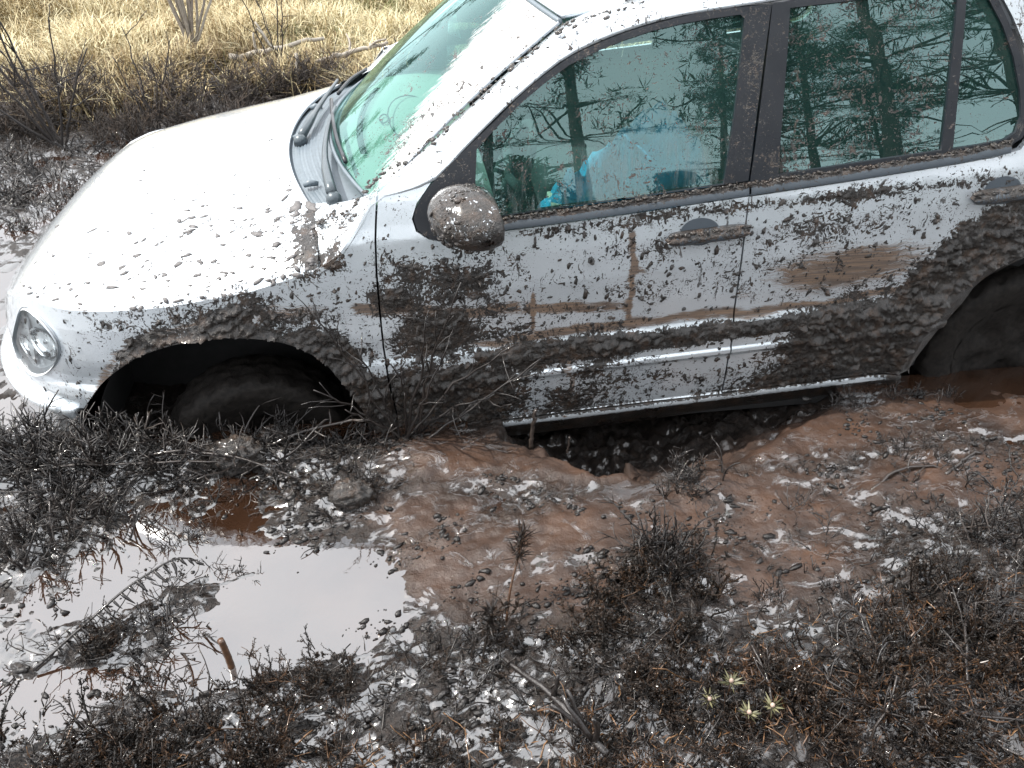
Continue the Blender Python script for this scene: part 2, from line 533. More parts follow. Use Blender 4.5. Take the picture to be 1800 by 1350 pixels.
HUM = [  # x, y, rx, ry, height
    (-.82, -.90, .18, .10, .085), (-.56, -.95, .20, .09, .080), (-.30, -.93, .18, .075, .058), (-.05, -.94, .14, .06, .052), (.21, -.99, .16, .07, .030), (.42, -1.02, .14, .10, .030),
    (-.63, -1.22, .15, .12, .035), (-.33, -1.60, .18, .055, .034), (-.13, -1.49, .13, .04, .028), (-.02, -1.43, .10, .028, .020), (.24, -1.17, .15, .06, .028),
    (-.15, -1.93, .28, .13, .060), (-.5, -2.05, .3, .12, .04), (.15, -1.80, .10, .055, .034), (.38, -1.86, .14, .10, .036), (.58, -1.74, .12, .08, .034), (.80, -1.90, .24, .14, .055),
    (1.05, -1.57, .13, .09, .050), (.95, -1.74, .16, .10, .044), (1.27, -1.27, .10, .05, .030), (1.74, -1.74, .28, .15, .06), (1.36, -2.06, .42, .22, .085), (1.85, -1.95, .3, .2, .07),
    (2.05, -1.58, .22, .12, .05), (.3, -2.12, .6, .12, .05), (2.0, -1.2, .1, .05, .02), (2.45, -1.35, .25, .15, .04)]

def ground_fields(x, y):
    pud = np.zeros_like(x); hum = np.zeros_like(x); slu = np.zeros_like(x)
    wx = x + .045 * fbm(x * 6, y * 6, 3); wy = y + .03 * fbm(x * 6 + 40, y * 6, 3)
    for a, b, rx, ry, d in PUD:
        g = np.exp(-(((wx - a) / rx)**2 + ((wy - b) / ry)**2)**1.5)
        pud = np.maximum(pud, d * g)
    for a, b, rx, ry, d in HUM:
        hum = hum + d * np.exp(-(((wx - a) / rx)**2 + ((wy - b) / ry)**2))
    for a, b, rx, ry in SLU:
        slu = np.maximum(slu, np.exp(-(((wx - a) / rx)**2 + ((wy - b) / ry)**2)**1.6))
    return pud, hum, slu

def ground_z(x, y, full=False):
    x = np.asarray(x, float); y = np.asarray(y, float)
    pud, hum, slu = ground_fields(x, y)
    near = sstep(-3.6, -2.6, y) * (1 - sstep(5, 9, np.abs(x - .7)))
    far = sstep(1.6, 5.0, y)
    hf = np.exp(-((x - .7) / 4)**2 - ((y + .2) / 4)**2)            # fine relief only where one stands close
    amp = (1 - .72 * slu) * (1 - .75 * np.clip(pud / .015, 0, 1))
    rel = .016 * fbm(x * 4.2, y * 4.2, 3) * (1 - .5 * slu)
    rg = 1 - np.abs(fbm(x * 15, y * 19, 3, .55))
    fine = (.0115 * fbm(x * 19, y * 19, 3, .6) + .0055 * fbm(x * 55, y * 55, 2) + .010 * (rg - .6)) * amp
    crumb = .010 * np.clip(fbm(x * 24 + 3, y * 34, 2) - .42, 0, 1) * slu   # lumps standing out of the smooth slurry
    film = (1 - sstep(.25, .60, x)) * sstep(-1.7, -1.0, x) * sstep(-1.95, -1.75, y) + np.exp(-((x - 1.45) / .28)**2 - ((y + 1.74) / .11)**2) + .30 * sstep(.4, 1.2, y)
    film = np.clip(film, 0, 1)
    lump = .016 * np.clip(fbm(x * 27 + 7, y * 33, 3, .6) - .50, 0, 1) * (1 - slu)
    z = WL + .0060 - .0085 * film + rel * (1 - .35 * film) + (fine * (1 - .25 * film) + crumb + lump) * (.35 + .65 * hf) + hum - pud
    z = z + .012 * slu
    # sunk lane the car lies in
    under = sstep(-.98, -.72, y) * (1 - sstep(.75, 1.1, y)) * sstep(-.62, -.45, x) * (1 - sstep(3.3, 3.8, x))
    edge = .02 * fbm(x * 9, y * 9, 3)
    edge = edge + .035 * fbm(x * 4 + 5, y * 5, 2)
    hx = np.where(x < 1.10, .44, .86)
    hr = np.sqrt(((x - 1.10 + edge) / hx)**2 + ((y + .70 + edge * .8) / (.50 - .10 * sstep(1.3, 1.9, x)))**2)
    hole = np.clip(1 - hr**np.where(x < 1.1, 3.2, 1.7), 0, 1)
    rim = np.exp(-((hr - 1.05) / .14)**2) * (y < -.7)
    z = np.maximum(z, (WL + .010) * rim + z * (1 - rim))
    z = z + .030 * fbm(x * 13, y * 13, 3) * np.clip(hole * 3, 0, 1) - .30 * hole - .04 * under * (1 - hole)
    for wx, wz in ((-.08, .22), (2.44, .37)):                       # the wheels' ruts
        z = z - .05 * np.exp(-((x - wx) / .25)**2 - ((y + .70) / .16)**2)
    z = z + far * (.07 + .22 * fbm(x * .35, y * .35, 3)) + .05 * np.clip(y - 6, 0, 60) * .35
    z = z + sstep(-4, -9, y) * (.15 + .2 * fbm(x * .3 + 9, y * .3, 3))
    if full: return z, pud, hum, slu, far
    return z

def axis(lo, hi, fine_lo, fine_hi, step, mids):
    a = list(np.arange(fine_lo, fine_hi, step))
    s = step; x = fine_hi
    up = []
    while x < hi:
        up.append(x); s = min(s * mids, 6.0); x += s
    up.append(hi)
    dn = []; s = step; x = fine_lo
    while True:
        s = min(s * mids, 6.0); x -= s
        if x < lo: break
        dn.append(x)
    return np.array([lo] + dn[::-1] + a + up)

gx = axis(-90, 90, -1.05, 2.65, .0085, 1.035)
gy = np.concatenate([axis(-90, -.62, -2.18, -.62, .0085, 1.05)[:-1], axis(-.62, 110, -.62, -.60, .02, 1.022)[1:]])
X, Y = np.meshgrid(gx, gy, indexing='ij')
Z, pud, hum, slu, far = ground_z(X, Y, True)
nx, ny = X.shape
ii = (np.arange(nx - 1)[:, None] * ny + np.arange(ny - 1)[None, :]).ravel()
Fq = np.stack([ii, ii + ny, ii + ny + 1, ii + 1], -1)
dryness = sstep(2.5, 3.4, Y + .5 * fbm(X * .8, Y * .8, 3)) 
inhole = ((X - 1.12)**2 / .34 + (Y + .6)**2 / .34 < 1) | ((np.abs(Y) < .85) & (X > -1) & (X < 3))
wetness = np.where(inhole, .25, 1) * np.clip(1 - .9 * dryness - .55 * sstep(.03, .08, hum) * (Y < -1.5), 0, 1) * (1 - sstep(-3.5, -6, Y) * .7)
me = np_mesh('mud_ground', np.stack([X, Y, Z], -1).reshape(-1, 3), Fq, True,
             {'wet': wetness.ravel(), 'dry': dryness.ravel(), 'slurry': np.clip(slu * 1.15, 0, 1).ravel()})
tag(link('mud_ground', me, M['ground']), 'churned wet peat mud ground around the sunken car', kind='structure')

# one level sheet of bog water; it shows wherever the ground dips under it
wx = np.linspace(-7, 8, 301); wy = np.linspace(-2.8, 3.2, 121)
WX, WY = np.meshgrid(wx, wy, indexing='ij')
ii = (np.arange(300)[:, None] * 121 + np.arange(120)[None, :]).ravel()
q = np.stack([ii, ii + 121, ii + 122, ii + 1], -1)
mx_ = WX.ravel()[q].mean(1); my_ = WY.ravel()[q].mean(1)
under = (mx_ > -.60) & (mx_ < 3.3) & (my_ > -.80) & (my_ < .80)
under |= (((mx_ - 1.22) / .66)**2 + ((my_ + .72) / .54)**2) < 1.0
me = np_mesh('puddle_water', np.stack([WX, WY, np.full_like(WX, WL)], -1).reshape(-1, 3), q[~under])
tag(link('puddle_water', me, M['water']), 'silty brown bog water standing in the hollows', kind='structure')

# ------------------------------------------------------------------ the car
HK = .055
_h = np.array([.05, .12, .17, .195, .21, .222, .235, .26, .33, .395, .405, .412, .424, .432, .445, .49, .515, .535, .56, .62, .72, .82, .90, .94, 1.0, 1.1, 1.2, 1.3, 1.38, 1.43])
_w = np.array([.74, .79, .825, .840, .849, .848, .838, .842, .853, .860, .868, .873, .873, .866, .866, .868, .862, .853, .850, .852, .850, .838, .820, .806, .787, .752, .714, .674, .640, .615])
FX, FZ, RX, RZ = -.09, .25, 2.45, .39
def nose_len(h): return np.interp(h, [.1, .2, .35, .43, .445, .6, .75, .9], [.82, .885, .965, .965, .925, .905, .85, .80])
def taper(x, h):
    u = np.clip((-.05 - x) / nose_len(h), 0, .9995)
    r = np.clip((x - 2.4) / 1.35, 0, .999)
    return (1 - u**3.2)**(1 / 2.2) * (1 - r**3.2)**(1 / 2.4)
def W(x, z):
    x = np.asarray(x, float); z = np.asarray(z, float)
    h = z - HK * x
    w = np.interp(h, _h, _w) * taper(x, h)
    for cx, cz in ((FX, FZ), (RX, RZ)):
        r = np.hypot(x - cx, z - cz)
        w = w + .020 * np.exp(-((r - .41) / .035)**2)
    return w

def gs(x, h, cx, ch, rx, rh, p=1.3):
    return np.exp(-(((x - cx) / rx)**2 + ((h - ch) / rh)**2)**p)
def mud_density(x, z):
    """how thickly the mud was thrown at each place of the near side (x along the car, h height on it)"""
    x = np.asarray(x, float); z = np.asarray(z, float); h = z - HK * x
    x = x + .05 * fbm(x * 5, h * 7, 3) + .02 * fbm(x * 22, h * 26, 2)
    h = h + np.where(np.abs(h - .49) < .06, .006, .020) * fbm(x * 6 + 31, h * 8, 3)
    d = np.full(x.shape, .10)
    d = np.maximum(d, .25 * sstep(1.02, .7, h))
    rf = np.hypot(x - FX, z - FZ); rr = np.hypot(x - RX, z - RZ)
    d = np.maximum(d, 1.0 * (1 - sstep(.44, .54, rf + .03 * np.sin(x * 23))) * sstep(-.62, -.45, x))
    d = np.maximum(d, .45 * (1 - sstep(.50, .66, rf)) * sstep(-.55, -.2, x))
    d = np.maximum(d, 1.0 * (1 - sstep(.50, .66, rr)))
    d = np.maximum(d, .98 * (1 - sstep(.43, .56, h)) * (1 - sstep(.60, 1.0, x)) * sstep(.18, .32, x))
    d = np.maximum(d, .90 * gs(x, h, .56, .62, .24, .14, .9))
    d = np.maximum(d, .76 * gs(x, h, .60, .76, .20, .13, .9))
    d = np.maximum(d, .66 * gs(x, h, .42, .68, .11, .2))
    d = np.maximum(d, .84 * np.exp(-((h - .489) / .042)**4) * sstep(.5, .7, x))          # on the ledge of the lower doors
    d = np.maximum(d, .45 * (1 - sstep(.33, .42, h)) * sstep(.6, .8, x))
    d = np.maximum(d, .97 * sstep(1.30, 1.80, x) * (1 - sstep(.50, .58, h)))
    d = np.maximum(d, .50 * sstep(1.5, 1.9, x) * (1 - sstep(.6, .72, h)))
    d = np.maximum(d, .54 * np.exp(-((h - .885) / .03)**2) * sstep(.7, .8, x))            # hanging under the window ledge
    d = np.maximum(d, .34 * np.exp(-((h - .80) / .07)**2) * sstep(.7, .8, x))
    d = np.maximum(d, .88 * gs(x, h, .185, .885, .035, .075)); d = np.maximum(d, .80 * gs(x, h, .25, .865, .075, .035))
    d = d + (.22 * fbm(x * 2.6 + 40, h * 3.4, 3)) * (d < .75) * (d > .12)
    d = np.where(h > .94, np.clip(.16 + .12 * (x > 1.45), 0, 1), d)
    return np.clip(d, 0, 1)
def streak_density(x, z):
    x = np.asarray(x, float); z = np.asarray(z, float); h = z - HK * x
    x0 = x; x = x + .03 * fbm(x * 4 + 7, h * 9, 3); h = h + .016 * fbm(x * 5 + 3, h * 6 + 11, 3)
    s = np.zeros(x.shape)
    line = np.interp(x, [.2, .3, .55, .9, 1.15], [.72, .715, .665, .65, .60])
    s = np.maximum(s, .95 * np.exp(-((h - line) / .034)**2) * sstep(.2, .3, x) * (1 - sstep(1.05, 1.22, x)))
    s = np.maximum(s, 1.0 * np.exp(-((x0 - 1.108 + .008 * fbm(h * 14, h * 3, 2)) / .0155)**4) * sstep(.52, .56, h) * (1 - sstep(.83, .88, h)))
    s = np.maximum(s, 1.0 * np.exp(-((x0 - .815) / .0125)**4) * sstep(.56, .58, h) * (1 - sstep(.70, .72, h)))
    s = np.maximum(s, .97 * gs(x, h, 1.78, .66, .40, .11, 1.0))
    s = np.maximum(s, .75 * gs(x, h, 1.66, .74, .14, .03, 1.0))
    s = np.maximum(s, .7 * gs(x, h, 1.46, .60, .05, .03))
    s = np.maximum(s, .92 * np.exp(-((h - .552) / .030)**2) * sstep(.5, .7, x))
    s = np.maximum(s, .8 * gs(x, h, .08, .72, .22, .06)); s = np.maximum(s, .75 * gs(x, h, .50, .60, .22, .12)); s = np.maximum(s, .6 * gs(x, h, 1.15, .72, .18, .05))
    s = np.maximum(s, .55 * gs(x, h, 1.9, .42, .3, .12))
    s = np.maximum(s, .7 * (np.abs(x0 - .79 - .01 * np.sin(h * 50)) < .012) * (h < .45)); s = np.maximum(s, .8 * (np.abs(x0 - .93 - .012 * np.sin(h * 40)) < .016) * (h < .46))
    s = np.maximum(s, .8 * np.exp(-((np.hypot(x - FX, z - FZ) - .47) / .03)**2) * (x < -.1))
    return np.clip(s, 0, 1)

CLOC = (1.1, 0.0, .28)
car = empty('sunken_car', CLOC)
tag(car, 'silver hatchback car bogged to its wheels in mud, splashed with black peat', 'car')

HL = [.20, .208, .215, .222, .23, .24, .26, .30, .34, .38, .398, .405, .412, .418, .425, .432, .44, .455, .475, .495, .508, .52, .53, .54, .552, .57, .60, .64, .68, .72, .76, .80, .84, .88, .91, .94, .97, 1.0, 1.04, 1.08, 1.12, 1.16, 1.2, 1.24, 1.28, 1.32, 1.36, 1.4]
def panel(name, outer, mat, parent=car, holes=(), off=0., flange=.018, sgn=-1, step=.04, side_fn=None, dens=None, sub=0, ploc=CLOC):
    """a body panel: the outline (x, z) laid on the side of the body, with folded edges"""
    loops = [outer] + list(holes)
    pts = [Vector((p[0], 0, p[1])) for l in loops for p in l]
    tr = tessellate_polygon([[Vector((p[0], p[1], 0)) for p in l] for l in loops])
    bm = bmesh.new()
    vs = [bm.verts.new(p) for p in pts]
    for a, b, c in tr:
        try: bm.faces.new((vs[a], vs[b], vs[c]))
        except ValueError: pass
    xs = [p.x for p in pts]; zs = [p.z for p in pts]
    geo = lambda: bm.verts[:] + bm.edges[:] + bm.faces[:]
    x = math.floor(min(xs) / step) * step
    while x < max(xs):
        if x > min(xs): bmesh.ops.bisect_plane(bm, geom=geo(), plane_co=(x, 0, 0), plane_no=(1, 0, 0), dist=1e-5)
        x += step if x > -.5 else step * .5
    hs = [p.z - HK * p.x for p in pts]
    for h in HL:
        if min(hs) < h < max(hs):
            bmesh.ops.bisect_plane(bm, geom=geo(), plane_co=(0, 0, h), plane_no=(-HK, 0, 1), dist=1e-5)
    if sub: bmesh.ops.subdivide_edges(bm, edges=bm.edges[:], cuts=sub, use_grid_fill=True)
    fn = side_fn or W
    co = np.array([v.co[:] for v in bm.verts])
    yy = sgn * (fn(co[:, 0], co[:, 2]) + off)
    for v, y in zip(bm.verts, yy): v.co.y = y
    bm.normal_update()
    for f in bm.faces:
        if f.normal.y * sgn < 0: f.normal_flip()
        f.smooth = True
    if flange:
        be = [e for e in bm.edges if e.is_boundary]
        r = bmesh.ops.extrude_edge_only(bm, edges=be)
        for v in r['geom']:
            if isinstance(v, bmesh.types.BMVert): v.co.y -= sgn * flange
        for e in be: e.smooth = False
    me = bpy.data.meshes.new(name)
    bm.to_mesh(me); bm.free()
    co = np.zeros(len(me.vertices) * 3); me.vertices.foreach_get('co', co); co = co.reshape(-1, 3)
    md = (dens or mud_density)(co[:, 0], co[:, 2]); st = streak_density(co[:, 0], co[:, 2])
    for k, a in (('mud', md), ('streak', st)):
        me.attributes.new(k, 'FLOAT', 'POINT').data.foreach_set('value', a.astype(np.float32))
    return link(name, me, mat, parent, ploc if parent is not None else None)

def surf(name, P, mat, parent=car, mud=.1, streak=0., ploc=CLOC, thick=0.):
    """grid of points (m, n, 3) as one smooth sheet"""
    m, n = P.shape[:2]
    ii = (np.arange(m - 1)[:, None] * n + np.arange(n - 1)[None, :]).ravel()
    V = P.reshape(-1, 3)
    F = np.stack([ii, ii + n, ii + n + 1, ii + 1], -1)
    mu = np.broadcast_to(mud, (m, n)).ravel(); st = np.broadcast_to(streak, (m, n)).ravel()
    me = np_mesh(name, V, F, True, {'mud': mu, 'streak': st})
    o = link(name, me, mat, parent, ploc if parent is not None else None)
    if thick:
        s = o.modifiers.new('thick', 'SOLIDIFY'); s.thickness = thick; s.offset = -1
    return o

def spline(pts, n):
    P = np.asarray(pts, float)
    d = np.r_[0, np.cumsum(np.linalg.norm(np.diff(P, axis=0), axis=1))]
    t = np.linspace(0, d[-1], n)
    # Catmull-Rom by cubic Hermite
    m = np.gradient(P, d, axis=0) if len(P) > 2 else np.repeat((P[1:] - P[:1]) / d[-1], 2, 0)
    out = []
    for x in t:
        i = min(max(np.searchsorted(d, x) - 1, 0), len(P) - 2)
        h = d[i + 1] - d[i]; s = (x - d[i]) / h
        out.append((2*s**3-3*s**2+1)*P[i] + (s**3-2*s**2+s)*h*m[i] + (-2*s**3+3*s**2)*P[i+1] + (s**3-s**2)*h*m[i+1])
    return np.array(out)

ARCH = [(-.57, .418), (-.539, .455), (-.493, .506), (-.43, .56), (-.343, .618), (-.24, .658), (-.154, .672), (-.073, .675), (.005, .665), (.082, .643), (.142, .607), (.199, .548), (.248, .465), (.278, .363), (.289, .271)]
ARCH = [tuple(p) for p in spline(ARCH, 40)]
DOORF = [(.393, 1.045), (.384, .991), (.376, .932), (.369, .837), (.366, .733), (.363, .594), (.368, .479), (.379, .332), (.386, .262)]
SHOULDER = [(.209, .847), (.011, .795), (-.219, .765), (-.507, .745), (-.64, .742), (-.70, .728), (-.80, .675)]
TOPB = [(.209, .847), (.27, .895), (.33, .965), (.393, 1.045)]
HEAD = [(-.765, .613), (-.734, .660), (-.699, .708), (-.677, .724), (-.66, .726), (-.636, .712), (-.607, .690), (-.586, .668), (-.580, .636), (-.600, .592), (-.636, .547), (-.68, .508), (-.722, .486), (-.765, .478), (-.802, .490), (-.812, .520), (-.801, .56)]
_hp = spline(HEAD + HEAD[:1], 61)[:-1]
for _ in range(14): _hp = (np.roll(_hp, 1, 0) + 2 * _hp + np.roll(_hp, -1, 0)) / 4
_hc = _hp.mean(0); HEAD = [tuple(p) for p in _hc + (_hp - _hc) * 1.05]
SAIL = [(.58, .913), (.526, .927), (.496, .948), (.486, .979), (.502, 1.018), (.545, 1.068), (.645, 1.151), (.726, 1.214), (.807, 1.278), (.87, 1.32), (.933, 1.356), (1.011, 1.386), (1.089, 1.41), (1.166, 1.427), (1.244, 1.441), (1.321, 1.452), (1.422, 1.459)]
SAILS = [tuple(p) for p in spline(SAIL, 50)]
BELTLOW = [(.726, .937), (.92, .951), (1.082, .964), (1.437, .995)]
BELTTOP = [(.728, .972), (.921, .988), (1.083, 1.001), (1.363, 1.025), (1.432, 1.031)]
GL1 = [(.661, .97), (.661, 1.05), (.672, 1.147), (.725, 1.195), (.806, 1.259), (.87, 1.302), (.933, 1.339), (1.011, 1.369), (1.088, 1.393), (1.166, 1.412), (1.243, 1.425), (1.321, 1.434), (1.400, 1.441), (1.412, 1.431), (1.404, 1.355), (1.388, 1.205), (1.363, 1.028), (1.083, 1.003), (.921, .990), (.728, .974)]
BSEAM = [(1.488, 1.462), (1.47, 1.339), (1.453, 1.203), (1.437, 1.03), (1.434, .905), (1.434, .764), (1.438, .608), (1.441, .46), (1.449, .318)]
GL2 = [(1.537, 1.452), (1.533, 1.364), (1.527, 1.256), (1.522, 1.143), (1.521, 1.046), (1.656, 1.058), (1.822, 1.073), (1.996, 1.088), (1.999, 1.252), (2.003, 1.376), (2.005, 1.472), (1.8, 1.470)]
GL3 = [(2.030, 1.472), (2.029, 1.348), (2.028, 1.223), (2.029, 1.091), (2.106, 1.098), (2.181, 1.108), (2.212, 1.126), (2.222, 1.165), (2.210, 1.23), (2.180, 1.315), (2.14, 1.392), (2.085, 1.468)]
RTRIM = [(1.488, 1.462), (1.6, 1.475), (1.85, 1.492), (2.06, 1.492), (2.115, 1.463), (2.158, 1.397), (2.199, 1.325), (2.232, 1.238), (2.246, 1.165), (2.236, 1.112), (2.20, 1.090), (2.10, 1.078), (2.0, 1.068), (1.75, 1.045), (1.437, 1.014)]
RARCH = [(2.075, .262), (2.090, .33), (2.112, .43), (2.140, .52), (2.175, .60), (2.225, .675), (2.29, .735), (2.37, .775), (2.46, .788), (2.55, .772), (2.64, .725), (2.72, .65), (2.78, .56), (2.82, .46), (2.84, .34)]
RARCH = [tuple(p) for p in spline(RARCH, 40)]
def hz(x, h): return (x, h + HK * x)
GAP = .0028

for sgn, near in ((-1, True), (1, False)):
    dn = mud_density if near else (lambda x, z: np.full(np.shape(x), .2))
    kw = dict(sgn=sgn, dens=dn, sub=2 if near else 0)
    # front wing: from the door joint over the arch to the bumper and lamp
    f_out = [(x - GAP, z) for x, z in DOORF] + [(.389, .24)] + [(.293, .235)] + ARCH[::-1] + [(-.60, .414), (-.66, .402), (-.73, .40), (-.80, .412), (-.875, .44)] + \
        [(-.895, .52), (-.872, .60)] + [(x, z + .010) for x, z in SHOULDER[::-1]] + TOPB[1:-1]
    fen = panel('front_wing', f_out, M['paint'], holes=[HEAD], flange=.03, **kw)
    # headlamp let into the wing
    lens = panel('headlight', HEAD, M['lens'], off=.004, flange=.012, sgn=sgn, dens=lambda x, z: np.full(np.shape(x), .16))
    panel('reflector', [((x + .70) * .97 - .70, (z - .60) * .97 + .60) for x, z in HEAD], M['reflector'], parent=lens, off=-.030, flange=-.045, sgn=sgn)
    panel('bezel', [(-.735, .505), (-.722, .50), (-.705, .57), (-.700, .66), (-.712, .672), (-.724, .60)], M['reflector'], parent=lens, off=-.012, flange=.015, sgn=sgn)
    for hx_, hz_, hr_ in ((-.655, .605, .052), (-.735, .560, .040)):
        rows = []
        for q_, o_ in ((1., -.012), (.9, -.010), (.8, -.020), (.45, -.034), (.15, -.030), (.02, -.012)):
            a_ = np.linspace(0, 2 * math.pi, 29)
            xx = hx_ + hr_ * q_ * np.cos(a_); zz = hz_ + hr_ * q_ * np.sin(a_)
            rows.append(np.stack([xx, sgn * (W(xx, zz) + o_), zz], -1))
        surf('lamp_bowl', np.stack(rows if sgn < 0 else rows[::-1], 1), M['chrome'], lens)
    mbx = MB(); hl = np.array(HEAD + HEAD[:2])
    mbx.tube(np.stack([hl[:, 0], sgn * (W(hl[:, 0], hl[:, 1]) + .001), hl[:, 1]], -1), .0035, 5)
    mbx.build('lamp_seal', M['greytrim'], lens)
    # doors below the glass
    d1 = panel('front_door', [(x + GAP, z) for x, z in DOORF[::-1]] + [(.46, 1.055), (.54, 1.068), (.497, 1.018), (.481, .979), (.490, .945), (.523, .923), (.58, .909), (.70, .932)] +
               [(x, z - .004) for x, z in BELTLOW] + [(x - GAP, z) for x, z in BSEAM if z < .98] + [(1.449 - GAP, .308)] + [hz(1.2, .232), hz(.8, .232), hz(.45, .237)], M['paint'], **kw)
    d2 = panel('rear_door', [(x + GAP, z) for x, z in BSEAM[::-1] if z < .99] + [hz(1.437 + GAP, .911), (1.74, 1.017), (2.045, 1.047), (2.16, 1.061), (2.235, 1.078), (2.262, 1.11)] +
               [(2.29, 1.05), (2.33, .95), (2.345, .87), (2.33, .80), (2.29, .752)] + [(x - .006, z + .006) for x, z in RARCH if z > .3 and x < 2.27][::-1] + [hz(2.08, .232), hz(1.8, .232), hz(1.45, .232)], M['paint'], **kw)
    # rear quarter and everything behind
    panel('rear_quarter', [(2.294, 1.05), (2.266, 1.112), (2.252, 1.24), (2.215, 1.335), (2.17, 1.41), (2.13, 1.465), (2.10, 1.505), (2.9, 1.53), (3.15, 1.45), (3.35, 1.15), (3.50, 1.05), (3.58, .80), (3.60, .45), (3.50, .36), (2.88, .33)] + RARCH[::-1][:-14] + [(2.335, .80), (2.35, .87), (2.336, .95)], M['paint'], **kw)
    panel('sill', [hz(.30, .228)] + [hz(x, .228) for x in (.6, .9, 1.2, 1.5, 1.8, 2.03)] + [hz(2.05, .226), hz(2.04, .11), hz(1.2, .10), hz(.36, .11), hz(.30, .14)], M['black'] if False else M['paint'], flange=.05, sgn=sgn,
          dens=lambda x, z: np.clip(.95 - .86 * np.exp(-((z - HK * x - .214) / .012)**2) * sstep(.6, .75, x) * (1 - sstep(1.98, 2.03, x)), 0, 1) if near else np.full(np.shape(x), .5))
    # window surrounds with their panes
    fr1 = panel('window_frame', SAILS + [(1.486, 1.462), (1.468, 1.339), (1.451, 1.203), (1.434, 1.034)] + [(x, z + .002) for x, z in BELTTOP[::-1][1:]] + [(.70, .970), (.66, .955), (.63, .915)], M['black'], parent=d1, holes=[GL1], off=.003, flange=.022, sgn=sgn, dens=lambda x, z: np.full(np.shape(x), .30))
    w1 = panel('window_pane', GL1, M['glass'], parent=d1, off=-.006, flange=0, sgn=sgn, sub=1, dens=lambda x, z: np.full(np.shape(x), .23))
    lim = w1.data.attributes['streak'].data
    for i, v in enumerate(w1.data.vertices):
        lim[i].value = float(1 - sstep(1.10, 1.17, v.co.z + .012 * math.sin(v.co.x * 40)))
    fr2 = panel('window_frame', RTRIM, M['black'], parent=d2, holes=[GL2, GL3], off=.003, flange=.022, sgn=sgn, dens=lambda x, z: np.full(np.shape(x), .22))
    panel('window_pane', GL2, M['glass_dark'], parent=d2, off=-.006, flange=0, sgn=sgn, dens=lambda x, z: np.full(np.shape(x), .30))
    panel('quarter_pane', GL3, M['glass_dark'], parent=d2, off=-.006, flange=0, sgn=sgn, dens=lambda x, z: np.full(np.shape(x), .16))
    # grey ledge strips under the glass: a rounded rubber bar
    for dd, xs in ((d1, np.linspace(.70, 1.434, 22)), (d2, np.linspace(1.440, 2.20, 24))):
        zc = np.interp(xs, [.726, .92, 1.082, 1.441, 1.743, 2.045, 2.2], [.944, .958, .971, 1.002, 1.028, 1.058, 1.078])
        rows = []
        for a in np.linspace(-.3, 1, 9):
            zz = zc + (a * .5) * .046 + .004
            bulge = .012 * np.sqrt(np.clip(1 - ((a - .1) / 1.0)**2, 0, 1))
            rows.append(np.stack([xs, sgn * (W(xs, zz) + .001 + bulge - .012 * (a > .85)), zz], -1))
        P = np.stack(rows if sgn < 0 else rows[::-1], 1)
        a_ = np.linspace(0, 1, 9) if sgn < 0 else np.linspace(1, 0, 9)
        surf('belt_strip', P, M['rubber'], parent=dd, mud=(.16 + .62 * sstep(.45, .75, a_))[None, :] if near else .2)
    # handles: a bar over a scooped bowl
    for dd, x0, x1, z0, z1, bx in ((d1, 1.20, 1.442, .888, .905, 1.30), (d2, 2.104, 2.346, .957, .975, 2.20)):
        m_ = 20
        xs = np.linspace(x0, x1, m_); t = np.linspace(0, 1, m_)
        zc = z0 - .004 + (z1 - z0) * t
        hh = .0205 * np.minimum(1, np.sqrt(np.clip(1 - ((t - .5) / .5)**8, 0, 1)))
        rows = []
        for a in np.linspace(-math.pi / 2 - .4, math.pi / 2 + .4, 11):
            zz = zc + hh * math.sin(a)
            rows.append(np.stack([xs, sgn * (W(xs, zz) + .024 * math.cos(a) + .006), zz], -1))
        P = np.stack(rows if sgn < 0 else rows[::-1], 1)
        surf('door_handle', P, M['rubber'], parent=dd, mud=np.linspace(.15, .85, 11)[None, :] if near else .2)
        th = np.linspace(0, 2 * math.pi, 33); rr = np.linspace(0, 1, 7)
        rows = []
        for r_ in rr:
            xx = bx + .058 * r_ * np.cos(th); zz = (z0 + z1) / 2 + .004 + .040 * r_ * np.sin(th)
            rows.append(np.stack([xx, sgn * (W(xx, zz) + .0025 * (r_ > .01) - .0005 + .0015 * (1 - r_)), zz], -1))
        P = np.stack(rows if sgn > 0 else rows[::-1], 1)
        surf('handle_bowl', P, M['rubber'], parent=dd, mud=.12)
    # A-pillar, roof rail and the top of the wing as one pressing between glass and windows
    A = [(.20, -.60, .955), (.28, -.635, .968), (.36, -.658, .995), (.43, -.658, 1.040), (.50, -.648, 1.093), (.62, -.625, 1.185), (.76, -.592, 1.290), (.86, -.565, 1.362), (.93, -.55, 1.410), (1.07, -.542, 1.458), (1.4, -.54, 1.497), (2.1, -.54, 1.537), (2.9, -.53, 1.56)]
    B = [(.205, .838), (.27, .884), (.33, .952), (.393, 1.034), (.46, 1.048), (.542, 1.070), (.645, 1.154), (.807, 1.281), (.933, 1.359), (1.02, 1.392), (1.166, 1.430), (1.422, 1.462), (2.08, 1.505), (2.9, 1.532)]
    A = spline(A, 60)
    Bz = spline([(b[0], 0, b[1]) for b in B], 60)
    Bp = np.stack([Bz[:, 0], -W(Bz[:, 0], Bz[:, 2]) - .0018, Bz[:, 2]], -1)
    rows = []
    Cc = (A + Bp) / 2; low = (.036 * (1 - sstep(.20, .36, A[:, 0]))); Cc[:, 1] = Bp[:, 1] * .62 + A[:, 1] * .38 - .012; Cc[:, 2] = np.maximum(A[:, 2], Bp[:, 2]) * .85 + np.minimum(A[:, 2], Bp[:, 2]) * .15 + .016 - low
    for s in np.linspace(0, 1, 14):
        rows.append((1 - s)**2 * A + 2 * s * (1 - s) * Cc + s * s * Bp)
    inner = Bp.copy(); inner[:, 1] += .02
    rows.append(inner)
    P = np.stack(rows, 1); P[..., 1] *= -sgn
    if sgn > 0: P = P[:, ::-1]
